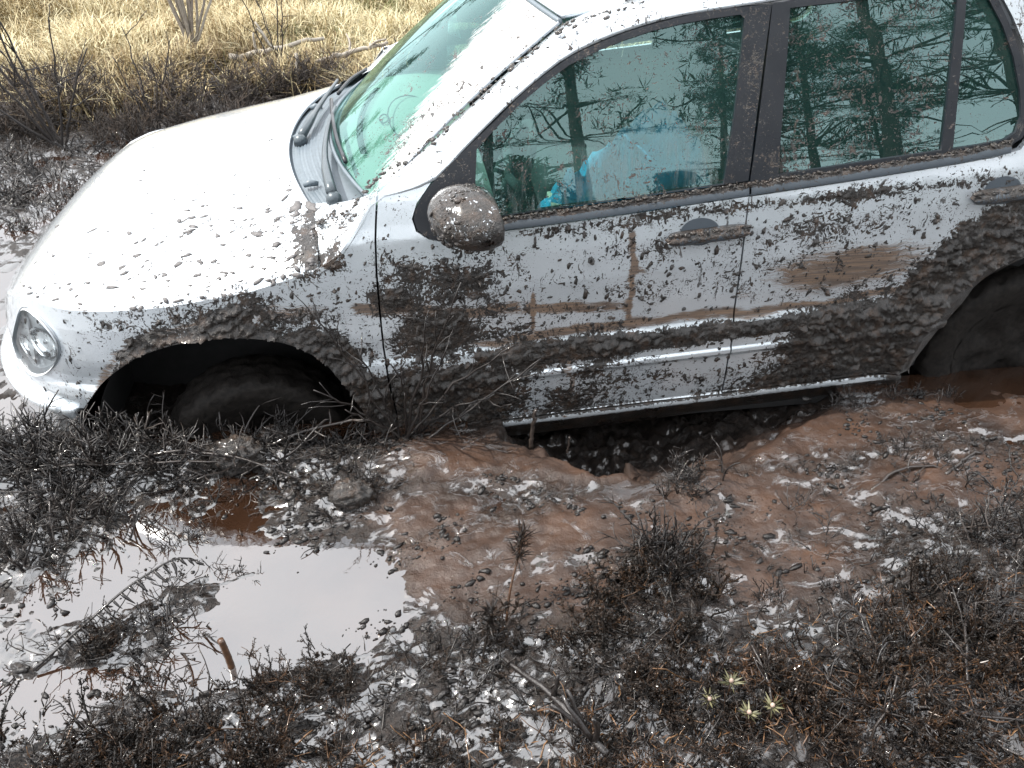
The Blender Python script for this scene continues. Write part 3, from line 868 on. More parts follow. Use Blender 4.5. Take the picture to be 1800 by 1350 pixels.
    sr = np.r_[np.linspace(0, 1, 14), 1.0][None, :]
    mp_ = .24 + .12 * (1 - sstep(.3, .6, P[:, :, 0]))
    if near: mp_ = np.where((sr > .5) & (P[:, :, 0] < .5), np.maximum(mp_, mud_density(P[:, :, 0], P[:, :, 2]) * sstep(.45, .8, sr)), mp_)
    surf('roof_pillar', P, M['paint'], mud=mp_ if sgn < 0 else mp_[:, ::-1])

# bonnet: crowned sheet between the two shoulders, its rear edge bowed round the cowl
KX = [-.95, -.88, -.80, -.70, -.6, -.4, -.2, .0, .2, .45]
ZC = [.56, .645, .712, .765, .80, .855, .905, .945, .985, 1.02]
def bonnet_z(x, V):
    zs = np.interp(x, [-.93, -.88, -.80, -.70, -.64, -.507, -.219, .011, .209], [.545, .605, .675, .728, .742, .745, .765, .795, .847])
    zc = np.interp(x, KX, ZC)
    return zs + (zc - zs) * np.clip(1 - np.abs(V)**2.4, 0, 1)**.55, zs
V = np.sin(np.linspace(-1, 1, 91) * math.pi / 2)
t = np.linspace(0, 1, 60)**.8
P = np.zeros((60, 91, 3))
for j, vv in enumerate(V):
    yr = abs(vv) * .80
    xr = min(.068 + .36 * yr * yr, .209)
    xs = -.895 + (xr + .895) * t
    z, zs = bonnet_z(xs, np.full_like(xs, vv))
    h_ = zs - HK * xs
    P[:, j] = np.stack([xs, vv * (W(xs, zs) - .0005), z], -1)
# smooth the profile a little along x
K = P.copy()
for _ in range(3): K[1:-1, :, 2] = (K[:-2, :, 2] + 2 * K[1:-1, :, 2] + K[2:, :, 2]) / 4
mudb = .03 + .26 * sstep(.0, .9, -V)[None, :] * (sstep(-.8, .1, K[:, :, 0]) * .5 + .5)
mudb = np.where((V < -.5)[None, :], np.maximum(mudb, mud_density(K[:, :, 0], K[:, :, 2]) * sstep(-.10, .08, K[:, :, 0]) * sstep(.5, .85, -V)[None, :]), mudb)
bon = surf('bonnet', K, M['paint'], mud=mudb, thick=.012)

# bumper and nose, following the plan curve round the corner
ph = np.linspace(0.42, math.pi - .42, 70)
hs = np.array([.12, .16, .20, .25, .30, .35, .39, .415, .428, .436, .442])
P = np.zeros((len(ph), len(hs), 3))
for j, h in enumerate(hs):
    h0 = h
    for i, p in enumerate(ph):
        c = math.cos(p); s_ = math.sin(p)
        x = -.05 - float(nose_len(h0)) * s_**(2 / 3.2)
        y = -np.interp(h0, _h, _w) * math.copysign(abs(c)**(2 / 2.2), c)
        z = h0 + HK * x * .3 - .005
        P[i, j] = (x - .006, y * 1.012, z)
P[:, -1, :2] *= .975
bmp = surf('front_bumper', P[:, ::-1], M['paint'], mud=.22, thick=.02)
# grille face between the lamps
P = np.zeros((24, 6, 3))
for i, y in enumerate(np.linspace(-.50, .50, 24)):
    for j, (x, z) in enumerate(((-.90, .405), (-.905, .45), (-.90, .52), (-.89, .56), (-.875, .60), (-.86, .645))):
        P[i, j] = (x + .12 * abs(y)**2.2 + .02, y, z)
surf('grille', P[:, ::-1], M['black'], mud=.2)

# windscreen, cowl and roof
yb = np.linspace(-1, 1, 41)
yb = np.linspace(-1, 1, 121)
P = np.zeros((60, 121, 3))
for j, v in enumerate(yb):
    y0 = v * .66; y1 = v * .555
    b = np.array([.215 + .50 * y0 * y0 * .72, y0, .985 - .012 * v * v]); tt = np.array([.80 + .40 * y1 * y1, y1, 1.462 - .045 * v * v])
    for i, s in enumerate(np.linspace(0, 1, 60)):
        q = b + (tt - b) * s
        bow = math.sin(s * math.pi) * .018
        P[i, j] = (q[0] - bow * .7, q[1], q[2] + bow * .7)
s_ = np.linspace(0, 1, 60)[:, None]; v_ = yb[None, :]
bound = -1.0 + .46 * s_**.85
film = np.clip(.5 + (bound - v_) * 2.4, 0, 1)
ws = surf('windscreen', P, M['screen'], mud=(.08 + .20 * sstep(.2, 1, -yb))[None, :], streak=film)
# dark seal round the glass
mb = MB()
mb.tube(np.concatenate([P[0, :, :]]) + np.array([-.004, 0, .004]), .007, 6)
mb.tube(P[-1] + np.array([.004, 0, .003]), .008, 6)
o = mb.build('glass_seal', M['plastic'], ws, CLOC)
mb = MB(); mb.tube(P[:, 0] + np.array([0, -.004, .002]), .005, 6); mb.build('glass_seal', M['greytrim'], ws, CLOC)
mb = MB(); mb.tube(P[:, -1] + np.array([0, .004, .003]), .008, 6); mb.build('glass_seal', M['plastic'], ws, CLOC)

xs = np.linspace(0, 1, 14)
yb = np.linspace(-1, 1, 41)
Pr = np.zeros((40, 41, 3))
for j, v in enumerate(yb):
    for i, s in enumerate(np.linspace(0, 1, 40)):
        y = v * .55
        x0 = .81 + .40 * y * y
        x = x0 + (2.95 - x0) * s
        z = np.interp(x, [.8, .95, 1.1, 1.4, 2.1, 2.95], [1.466, 1.492, 1.508, 1.530, 1.567, 1.590]) - .052 * abs(v)**2.6 * (1 - .25 * s)
        Pr[i, j] = (x, y, z)
yb = np.linspace(-1, 1, 41)
surf('roof', Pr, M['paint'], mud=.14, thick=.012)
for s_ in (-1, 1):
    mb = MB()
    x = np.linspace(1.10, 2.8, 30)
    z = np.interp(x, [1.1, 1.4, 2.1, 2.95], [1.475, 1.512, 1.548, 1.57]) + .028 * np.minimum(1, np.minimum((x - 1.09) / .09, (2.81 - x) / .09))
    mb.tube(np.stack([x, np.full_like(x, s_ * .555), z], -1), .013, 8)
    mb.build('roof_rail', M['black'], car, CLOC)

# cowl: ribbed plastic tray between bonnet and glass
m_, n_ = 44, 81
P = np.zeros((m_, n_, 3))
yy = np.linspace(-.66, .66, n_)
for j, y in enumerate(yy):
    xa = .068 + .36 * y * y - .006; xb = .215 + .36 * y * y + .02
    for i, s in enumerate(np.linspace(0, 1, m_)):
        x = xa + (xb - xa) * s
        z = .938 + .030 * s - .02 * (y / .66)**2
        if .08 < s < .62: z += .004 * (math.sin((s - .08) / .54 * math.pi * 2 * 9) > 0)
        P[i, j] = (x, y, z)
cowl = surf('cowl_tray', P, M['plastic'], mud=.05)
for y in (-.45, -.02, .30):
    x = .078 + .36 * y * y
    mb = MB()
    mb.tube([(x, y, .950), (x + .02, y, .957), (x + .045, y, .953)], [.008, .012, .007], 8)
    mb.build('cowl_clip', M['plastic'], cowl, CLOC)

def wiper(pts, blade, base):
    mb = MB()
    c = spline(pts, 16)
    mb.tube(c, np.interp(np.linspace(0, 1, 16), [0, .25, .3, 1], [.017, .015, .011, .006]), 6)
    w = mb.build('wiper', M['arm'], car, CLOC)
    mb = MB(); b = spline(blade, 14); mb.tube(b, .0075, 5); mb.build('blade', M['black'], w, CLOC)
    mb = MB(); mb.tube([Vector(base), Vector(base) + Vector((0, 0, .022)), Vector(base) + Vector((0, 0, .034))], [.024, .022, .012], 12); mb.build('pivot_cap', M['arm'], w, CLOC)
wiper([(.250, -.60, .985), (.222, -.42, .992), (.208, -.10, 1.000), (.222, .12, 1.008)], [(.20, .24, .998), (.226, -.05, 1.008), (.250, -.23, 1.006), (.283, -.40, .998)], (.255, -.61, .955))
wiper([(.112, -.06, .968), (.128, .0, .982), (.150, .17, .985), (.205, .53, .985)], [(.222, .30, 1.000), (.262, .48, 1.0), (.318, .63, .995)], (.108, -.075, .945))

# wheel wells and the dark inside of the shell
def lathe_arc(name, cx, cz, r, y0, y1, mat, a0=-.3, a1=math.pi + .3, parent=car):
    th = np.linspace(a0, a1, 40)
    P = np.zeros((40, 6, 3))
    for i, a in enumerate(th):
        for j, y in enumerate(np.linspace(y0, y1, 6)): P[i, j] = (cx + r * math.cos(a), y, cz + r * math.sin(a))
    o = surf(name, P, mat, parent)
    Q = np.zeros((40, 5, 3))
    for i, a in enumerate(th):
        for j, rr in enumerate(np.linspace(.0, r, 5)): Q[i, j] = (cx + rr * math.cos(a), y1, cz + rr * math.sin(a))
    surf('well_wall', Q, mat, o)
for s_ in (-1, 1):
    lathe_arc('wheel_well', -.12, .27, .425, s_ * .815, s_ * .46, M['dark'])
    lathe_arc('wheel_well', 2.455, .39, .405, s_ * .82, s_ * .48, M['dark'])

def boxmesh(name, lo, hi, mat, parent, bevel=.0, seg=3, ploc=CLOC):
    bm = bmesh.new()
    bmesh.ops.create_cube(bm, size=1)
    for v in bm.verts:
        for k in range(3): v.co[k] = lo[k] + (v.co[k] + .5) * (hi[k] - lo[k])
    if bevel: bmesh.ops.bevel(bm, geom=bm.edges[:], offset=bevel, segments=seg, affect='EDGES', profile=.5)
    for f in bm.faces: f.smooth = True
    me = bpy.data.meshes.new(name); bm.to_mesh(me); bm.free()
    return link(name, me, mat, parent, ploc)
boxmesh('floor_pan', (.34, -.79, .19), (2.05, .79, .27), M['dark'], car)
boxmesh('bulkhead', (.28, -.74, .27), (.33, .74, .90), M['dark'], car)
for s_ in (-1, 1):
    boxmesh('door_card', (.40, s_ * .755 - .015, .30), (2.24, s_ * .755 + .015, .96), M['seat'], car, .01)
boxmesh('boot_lining', (2.15, -.74, .50), (3.3, .74, 1.02), M['dark'], car, .03)

# dashboard with its curved vent and padded lid
P = np.zeros((20, 41, 3))
for j, v in enumerate(np.linspace(-1, 1, 41)):
    for i, s in enumerate(np.linspace(0, 1, 20)):
        y = v * .66
        x = .235 + .36 * y * y + .48 * s * (1 - .28 * v * v)
        z = .952 + .020 * math.sin(s * math.pi) - .20 * max(0, s - .78)**1.2 + .02 * math.exp(-((y + .36) / .17)**2) * sstep(.45, .8, s)
        P[i, j] = (x, y, z)
dash = surf('dashboard', P, M['dash'])
mb = MB()
for y in np.linspace(-.27, .42, 46):
    x = .300 + .30 * y * y
    mb.tube([(x, y, .976), (x + .022, y, .977)], .0035, 4, .2)
mb.build('vent_slats', M['seat'], dash, CLOC)
mb = MB(); th = np.linspace(0, 2 * math.pi, 25)
mb.tube(np.stack([.395 + .016 * np.cos(th), .05 + .045 * np.sin(th), np.full(25, .979)], -1), .003, 5); mb.build('airbag_badge', M['seat'], dash, CLOC)
mb = MB(); mb.tube(np.stack([.50 + .10 * np.cos(th) * .9, .05 + .26 * np.sin(th), .975 - .02 * np.cos(th)], -1), .0025, 4); mb.build('lid_joint', M['seat'], dash, CLOC)
mb = MB()
c = np.array((.80, -.36, .90)); e1 = np.array((0, 1., 0)); e2 = np.array((.42, 0, .90)); th = np.linspace(0, 2 * math.pi, 41)
mb.tube(c + .185 * (np.cos(th)[:, None] * e1 + np.sin(th)[:, None] * e2), .014, 8)
for a in (.2, math.pi - .2, -math.pi / 2): mb.tube([c, c + .18 * (math.cos(a) * e1 + math.sin(a) * e2)], .016, 6)
mb.build('steering_wheel', M['seat'], car, CLOC)
for s_ in (-1, 1):
    st = boxmesh('seat', (.98, s_ * .36 - .25, .50), (1.48, s_ * .36 + .25, .68), M['seat'], car, .05)
    o = boxmesh('backrest', (-.08, s_ * .36 - .24, 0), (.07, s_ * .36 + .24, .60), M['seat'], st, .06, 4)
    for v in o.data.vertices:
        z = v.co.z; v.co.x += 1.44 + z * .30; v.co.z += .62
    o = boxmesh('headrest', (1.59, s_ * .36 - .13, 1.20), (1.68, s_ * .36 + .13, 1.36), M['seat'], st, .035, 4)
st = boxmesh('rear_seat', (1.95, -.62, .50), (2.4, .62, .72), M['seat'], car, .05)
o = boxmesh('backrest', (2.35, -.62, .68), (2.5, .62, 1.14), M['seat'], st, .05)

# door mirror: shell, lamp, glass and its sail plate
def ellip(c, r, n=40, m=24, cut=None, lump=0., seed=0.):
    P = np.zeros((n, m, 3))
    for i, a in enumerate(np.linspace(0, 2 * math.pi, n)):
        for j, b in enumerate(np.linspace(-math.pi / 2, math.pi / 2, m)):
            d = np.array((math.cos(b) * math.cos(a), math.cos(b) * math.sin(a), math.sin(b)))
            k = 1.0
            if lump:
                k += lump * (mnoise.fractal(Vector(d) * 5 + Vector((seed, 0, 0)), .9, 2.1, 4) )
            q = d * np.array(r) * k
            if cut is not None and q[0] > cut: q[0] = cut + (q[0] - cut) * .12
            P[i, j] = np.array(c) + q
    return P
for s_ in (-1, 1):
    cen = (.635, s_ * .925, 1.030)
    P = ellip(cen, (.105, .125, .078), 64, 40, cut=.055, lump=.018 if s_ < 0 else 0)
    b = np.linspace(-1, 1, 40)
    P[:, :, 0] += (np.abs(P[:, :, 1]) - .925)[:, :] * .25
    mir = surf('side_mirror', P, M['paint'], mud=(.70 + .28 * sstep(.02, -.05, P[:, :, 2] - 1.03) + .1 * sstep(-.95, -.85, P[:, :, 1])) if s_ < 0 else .2)
    Q = ellip((.668, s_ * .998, 1.022), (.046, .052, .038), 28, 18)
    surf('indicator_lamp', Q, M['lens'], mir, mud=.34)
    Q = ellip((.667, s_ * .998, 1.022), (.038, .044, .030), 20, 12)
    surf('lamp_reflector', Q, M['chrome'], mir)
    Q = ellip((.672, s_ * .922, 1.035), (.012, .095, .055), 24, 12)
    surf('mirror_glass', Q, M['chrome'], mir)
    mb = MB(); mb.tube([(.60, s_ * .79, 1.0), (.61, s_ * .86, 1.005)], [.055, .045], 10); mb.build('mirror_foot', M['black'], mir, CLOC)

# wheels: profile turned round the axle
def wheel(c, steer, sgn):
    w = None
    prof = [(.185, .080), (.205, .088), (.225, .094), (.255, .097), (.278, .092), (.292, .080), (.299, .062), (.301, .03), (.301, -.03), (.299, -.062), (.290, -.082), (.26, -.095), (.2, -.09)]
    pr = spline([(a, b, 0) for a, b in prof], 34)
    n = 84
    P = np.zeros((n + 1, 34, 3))
    for i in range(n + 1):
        a = 2 * math.pi * i / n
        for j in range(34):
            r, q = pr[j, 0], pr[j, 1]
            if r > .293 and abs(q) < .075:
                r -= .013 * ((i + (2 if q > 0 else 0)) % 4 < 1) + (.006 if abs(abs(q) - .03) < .005 else 0)
            r += .0035 * math.sin(i * 1.7 + j) * (r > .2)
            q += .006 * mnoise.noise(Vector((i * .35, j * .6, 1.3))) * (r < .29)
            P[i, j] = (r * math.cos(a), sgn * q, r * math.sin(a))
    rot = Matrix.Rotation(steer, 3, 'Z')
    Rm = np.array(rot)
    P = P @ Rm.T + np.array(c)
    if sgn < 0: P = P[:, ::-1]
    w = surf('wheel', P, M['tyre'])
    # rim with spokes, plastered with mud
    Q = np.zeros((61, 9, 3))
    for i in range(61):
        a = 2 * math.pi * i / 60
        for j, r in enumerate(np.linspace(0.001, .192, 9)):
            y = .055 + .028 * (r / .19)**2 - .02 * (.05 < r < .15) * (.5 + .5 * math.cos(5 * a)) + .006 * mnoise.noise(Vector((r * 30 * math.cos(a), r * 30 * math.sin(a), 3)))
            Q[i, j] = (r * math.cos(a), sgn * y, r * math.sin(a))
    Q = Q @ Rm.T + np.array(c)
    if sgn > 0: Q = Q[:, ::-1]
    surf('rim', Q, M['tyre'], w)
for s_ in (-1, 1):
    wheel((-.085, s_ * .715, .168), R(6) if s_ < 0 else R(6), s_)
    wheel((2.45, s_ * .725, .365), 0, s_)

# thick mud stuck to the near side: real crust with ragged rims
cx = np.arange(-.80, 2.36, .0052); chh = np.arange(.195, .95, .0052)
CX, CH = np.meshgrid(cx, chh, indexing='ij')
CZ = CH + HK * CX
D = mud_density(CX, CZ)
nz = fbm(CX * 16 + 5, CH * 20, 5, .62) * .30 + fbm(CX * 5 - 3, CH * 6, 3) * .17
T = np.clip((D - .70) + nz * .75, 0, 1)
# a few thick splats on thinner places
spl = np.clip(fbm(CX * 42, CH * 30 + 8, 3, .55) - (.84 - .50 * np.clip(D, 0, .7)), 0, 1)
spl2 = np.clip(fbm(CX * 26 + 9, CH * 60 - 4, 3, .55) - (.90 - .48 * np.clip(D, 0, .7)), 0, 1)
T = np.maximum(T, np.maximum(spl, spl2) * .8)
keep_r = (np.hypot(CX - FX, CZ - FZ) > .385) | (CX < -.45)
arch_top = np.interp(CX, [p[0] for p in ARCH], [p[1] for p in ARCH], left=0, right=0)
keep = (CZ > arch_top + .002) | (CX < -.6) | (CX > .30)
keep &= np.hypot(CX - RX, CZ - RZ) > .405
keep &= ~((CX < -.57) & (CH < .50)) & (CX > -.57)
zmax = np.interp(CX, [-.8, -.507, -.219, .011, .209, .393, .5, .73, 2.4], [.70, .73, .757, .79, .842, 1.0, .92, .935, 1.06])
keep &= CZ < zmax - .004
keep &= np.abs(CX - .372) > .0035
keep &= (CH > .232) | (CX < .7)
T = T * keep
lumps = np.abs(fbm(CX * 40 + 2, CH * 46, 3, .6))
depth = .0015 + .020 * np.clip(T, 0, .55) + (.0115 * np.clip(fbm(CX * 26, CH * 32, 4, .65), -1, 1) + .012 * (lumps - .25) + .0035 * fbm(CX * 95, CH * 95, 2)) * np.clip(T * 4, 0, 1)
depth = np.maximum(depth, .0004)
depth = np.where(T > 0, depth, -.003)
Yc = -(W(CX, CZ) + depth)
V = np.stack([CX, Yc, CZ], -1).reshape(-1, 3)
nx_, ny_ = CX.shape
ii = (np.arange(nx_ - 1)[:, None] * ny_ + np.arange(ny_ - 1)[None, :])
q = np.stack([ii, ii + ny_, ii + ny_ + 1, ii + 1], -1).reshape(-1, 4)
on = (T > 0).ravel()
q = q[on[q].any(1) & keep.ravel()[q].all(1)]
used = np.unique(q); remap = np.full(len(V), -1); remap[used] = np.arange(len(used))
me = np_mesh('mud_crust', V[used], remap[q])
tag(link('mud_crust', me, M['mud'], car, CLOC), kind='stuff')

# single clods and drops, thrown everywhere
ICO = bmesh.new(); bmesh.ops.create_icosphere(ICO, subdivisions=1, radius=1)
ICV = np.array([v.co[:] for v in ICO.verts]); ICF = np.array([[v.index for v in f.verts] for f in ICO.faces]); ICO.free()
ICO = bmesh.new(); bmesh.ops.create_icosphere(ICO, subdivisions=2, radius=1)
ICV2 = np.array([v.co[:] for v in ICO.verts]); ICF2 = np.array([[v.index for v in f.verts] for f in ICO.faces]); ICO.free()
def clods(name, pts, nrm, size, parent=car, elong=1.8, axis=(0, 0, 1), flat=.45, mat=None):
    Vs, Fs, n = [], [], 0
    for p, nn, s in zip(pts, nrm, size):
        nn = np.asarray(nn) / np.linalg.norm(nn)
        ax = np.asarray(axis) + rng.normal(0, .5, 3)
        u = ax - nn * ax.dot(nn); u /= np.linalg.norm(u) + 1e-9
        w = np.cross(nn, u)
        e = 1 + rng.random() * (elong - 1)
        iv, ic = (ICV2, ICF2) if s > .012 else (ICV, ICF)
        k = 1 + rng.normal(0, .22, len(iv))
        q = iv * k[:, None]
        Vs.append(np.asarray(p) + s * (q[:, :1] * u * e + q[:, 1:2] * w + q[:, 2:] * nn * flat))
        Fs.append(ic + n); n += len(iv)
    me = np_mesh(name, np.concatenate(Vs), np.concatenate(Fs))
    return tag(link(name, me, mat or M['mud'], parent, CLOC if parent is not None else None), kind='stuff')
x = rng.uniform(-.78, 2.3, 30000); h = rng.uniform(.24, .92, 30000); z = h + HK * x
d = mud_density(x, z)
ok = rng.random(30000) < d * .12
ok &= (np.hypot(x - FX, z - FZ) > .40) & (np.hypot(x - RX, z - RZ) > .42) & ~((x < -.55) & (h < .47))
ok &= ~((x > -.60) & (x < .30) & (z < np.interp(x, [p[0] for p in ARCH], [p[1] for p in ARCH]) + .006))
ok &= z < np.interp(x, [-.8, -.507, -.219, .011, .209, .393, .5, .73, 2.4], [.66, .72, .75, .78, .83, .96, .90, .925, 1.05])
x, z = x[ok], z[ok]; w0 = W(x, z); e = .01
pts = np.stack([x, -w0, z], -1)
nrm = np.stack([-(W(x + e, z) - w0) / e, -np.ones(len(x)), -(W(x, z + e) - w0) / e], -1)
sz = .0016 + .0065 * rng.random(len(x))**3.5
clods('mud_clods', pts, nrm, sz, elong=2.4, axis=(.25, 0, 1))
pts, nrm, sz = [], [], []
for k in range(3400):                                               # on the bonnet, thickest on the near half
    i = rng.integers(6, 59); j = rng.integers(2, 60)
    v = V_ = K[i, j]
    if rng.random() > (.04 + .96 * float(sstep(.05, .78, -v[1]))**1.5) * (.35 + .65 * float(sstep(-.7, .1, v[0]))): continue
    a = K[min(i + 1, 59), j] - K[i - 1, j]; b = K[i, j + 1] - K[i, j - 1]
    n = np.cross(a, b); n = n if n[2] > 0 else -n
    f = rng.random(2) - .5
    pts.append(v + a * f[0] + b * f[1]); nrm.append(n); sz.append(.0012 + .0085 * rng.random()**7)
for x, y, s in ((.14, -.58, .017), (.20, -.60, .013), (.03, -.66, .011), (-.10, -.62, .010), (.08, -.72, .012), (-.38, -.66, .011), (-.46, -.62, .013), (-.2, -.72, .011)):
    i = np.argmin(((K[:, :, 0] - x)**2 + (K[:, :, 1] - y)**2).ravel()); v = K.reshape(-1, 3)[i]
    pts.append(v); nrm.append((-.2, -.4, 1)); sz.append(s)
clods('mud_clods', pts, nrm, sz, elong=2.6, axis=(1, -.2, .3), flat=.35, mat=M['sunlit_drymud'])
# along the window ledge, pillar, handles and mirror
pts, nrm, sz = [], [], []
for k in range(2600):
    x = rng.uniform(.70, 2.2); zc = np.interp(x, [.726, .92, 1.082, 1.441, 1.743, 2.045, 2.2], [.944, .958, .971, 1.002, 1.028, 1.058, 1.078]) + .022
    if x > 1.5 and rng.random() < .5: continue
    pts.append((x, -float(W(x, zc)) - .002 - .008 * rng.random(), zc + rng.normal(0, .004))); nrm.append((0, -.6, 1)); sz.append(.0018 + .0045 * rng.random()**2.5)
for x0, x1, z0, z1 in ((1.20, 1.442, .888, .905), (2.104, 2.346, .957, .975)):
    for k in range(170):
        x = rng.uniform(x0, x1); t_ = (x - x0) / (x1 - x0); z = z0 + (z1 - z0) * t_ + rng.uniform(-.002, .016)
        pts.append((x, -float(W(x, z)) - .022, z)); nrm.append((0, -.6, .8)); sz.append(.002 + .006 * rng.random()**2)
for k in range(620):
    th = rng.uniform(0, 2 * math.pi); b = rng.uniform(-.9, 1.5)
    d = np.array((math.cos(b) * math.cos(th), math.cos(b) * math.sin(th), math.sin(b)))
    if d[0] > .35 or (d[1] < -.45 and d[0] > -.2 and rng.random() < .9) or (d[2] > .3 and rng.random() < .6): continue
    pts.append(np.array((.635, -.925, 1.030)) + d * np.array((.105, .125, .078))); nrm.append(d); sz.append(.002 + .006 * rng.random()**3)
for k in range(420):                                                # pillar
    s = rng.random(); x = .21 + .94 * s**1.5
    y = -np.interp(x, [.2, .3, .4, .5, .76, .93, 1.2], [.70, .72, .70, .69, .63, .59, .58]); z = np.interp(x, [.2, .3, .4, .5, .76, .93, 1.2], [.925, .965, 1.06, 1.105, 1.30, 1.41, 1.475])
    pts.append((x, y + rng.normal(0, .025), z + .010)); nrm.append((-.4, -.5, .8)); sz.append(.0015 + .006 * rng.random()**4)
clods('mud_clods', pts, nrm, sz, elong=2.0, axis=(1, 0, .2), flat=.6)

# things lying on the front seat
P = np.zeros((46, 30, 3))
for i, u in enumerate(np.linspace(-1, 1, 46)):
    for j, v in enumerate(np.linspace(-1, 1, 30)):
        r = max(0, 1 - abs(u)**2.5) * max(0, 1 - abs(v)**2.5)
        z = .74 + r**.5 * (.20 + .22 * sstep(-.6, .5, u)) + .075 * mnoise.fractal(Vector((u * 3.4, v * 2.5, 1)), .7, 2, 5) * r**.3
        P[i, j] = (1.16 + u * .27, -.50 + v * .20, z)
o = surf('blue_jacket', P[:, ::-1], M['blue'], parent=None)
tag(o, 'crumpled bright blue jacket heaped on the front seat behind the side window', 'jacket')
o = boxmesh('paper_pad', (.92, -.56, .845), (1.10, -.40, .862), M['card'], None, .003)
o.rotation_euler = (0, 0, 0)
tag(o, 'pale striped pad of paper leaning beside the blue jacket', 'paper')

# ------------------------------------------------------------------ vegetation
def gz(x, y): return float(ground_z(np.array([x]), np.array([y]))[0])

def bend(p, d, L_, n, wob, droop=0.):
    """a crooked stem as a polyline"""
    p = np.asarray(p, float); d = np.asarray(d, float); d /= np.linalg.norm(d)
    P = [p]
    for k in range(n):
        d = d + rng.normal(0, wob, 3) + np.array((0, 0, -droop)); d /= np.linalg.norm(d)
        p = p + d * L_ / n
        P.append(p)
    return np.array(P), d

def heather(seed, n, h, spread, nub, twigs=4, r0=.0026, lay=0., lo=.1, hi=.8):
    """mud-caked heather: crooked stems with side twigs, some set all along with tiny scale leaves"""
    global rng
    keep = rng; rng = np.random.default_rng(seed)
    mb = MB()
    sx, sy = rng.uniform(.7, 1.3), rng.uniform(.7, 1.3)
    cen = [rng.normal(0, spread * .30, 2) for _ in range(3)]                  # a few separate tufts, not one dome
    for k in range(n):
        a = rng.uniform(0, 2 * math.pi); r = spread * .16 * math.sqrt(rng.random()); c0 = cen[rng.integers(0, 3)]
        lean = rng.uniform(.05, .9) + lay
        d = (math.cos(a + rng.normal(0, .7)) * lean, math.sin(a + rng.normal(0, .7)) * lean, 1.0)
        L_ = h * rng.uniform(.30, 1.15)
        t = float(np.clip(rng.normal((lo + hi) / 2, .2), lo, hi))
        P, dd = bend((c0[0] * sx + r * math.cos(a), c0[1] * sy + r * math.sin(a), -.02), d, L_, 6, .22, .02)
        rr = r0 * rng.uniform(.7, 1.3)
        mb.tube(P, np.linspace(rr, rr * .55, 7) * (1 + .25 * rng.random(7)), 4, t)
        for j in range(int(twigs)):
            i = rng.integers(2, 6); b = rng.normal(0, 1, 3) * .8 + dd; b[2] = abs(b[2]) * .8 + .25
            Q, _ = bend(P[i], b, L_ * rng.uniform(.15, .45), 3, .2)
            mb.tube(Q, np.linspace(rr * .7, rr * .4, 4), 3, t)
            if nub:
                T_ = (Q[3] - Q[0]) / (np.linalg.norm(Q[3] - Q[0]) + 1e-9)
                for q in np.linspace(.1, 1, 8):
                    f = q * 2.999; m = int(f); p = Q[m] + (Q[m + 1] - Q[m]) * (f - m)
                    for _ in range(nub):
                        v = rng.normal(0, .75, 3) + T_ * .9
                        mb.leaf(p, v, rng.uniform(.005, .0095), .0016, np.clip(t + rng.normal(0, .15), 0, 1))
    me = mb.mesh('heather')
    rng = keep
    return me

H_bare = [heather(100 + i, 15, .13, .13, 0, 3, .0030) for i in range(5)]
H_tall = [heather(200 + i, 12, .24, .12, 0, 4, .0034, 0, .1, .7) for i in range(4)]
H_leafy = [heather(300 + i, 24, .12, .20, 3, 5, .0022, .15, .05, .85) for i in range(5)]
H_flat = [heather(400 + i, 18, .17, .18, 0, 4, .0032, 1.3, .1, .8) for i in range(4)]
for l in (H_bare, H_tall, H_flat):
    for m in l: m.materials.append(M['twig'])
for m in H_leafy: m.materials.append(M['heather'])
KINDS = {'bare': H_bare, 'tall': H_tall, 'leafy': H_leafy, 'sprawling': H_flat}
ORD = 'first second third fourth fifth sixth seventh eighth ninth tenth eleventh twelfth thirteenth fourteenth fifteenth sixteenth seventeenth eighteenth nineteenth twentieth'.split()

def plant(me, x, y, s, label, group, name='heather_clump', cat='heather', rz=None, dz=0., tilt=.15):
    o = bpy.data.objects.new(name, me); COL.objects.link(o)
    o.location = (x, y, gz(x, y) + dz - .004)
    o.rotation_euler = (rng.normal(0, tilt), rng.normal(0, tilt), rng.uniform(0, 6.28) if rz is None else rz)
    o.scale = (s, s, s * rng.uniform(.85, 1.15))
    return tag(o, label, cat, group)

def strew(kind, n, cx, cy, rx, ry, s0, s1, where):
    """n clumps of one kind round a spot, named from left to right"""
    P = []
    for i in range(n):
        a = rng.uniform(0, 6.283); r = math.sqrt(rng.random())
        P.append((cx + rx * r * math.cos(a), cy + ry * r * math.sin(a), rng.uniform(s0, s1)))
    P.sort(key=lambda p: (p[0] - CAM.x) / (p[1] - CAM.y))
    ms = KINDS[kind]
    for i, (x, y, s) in enumerate(P):
        lab = (ORD[i] + ' from the left of the ' if n > 1 else '') + kind + ' heather clumps ' + where if n > 1 else kind + ' heather clump ' + where
        plant(ms[rng.integers(0, len(ms))], x, y, s, lab, kind + ' heather ' + where)

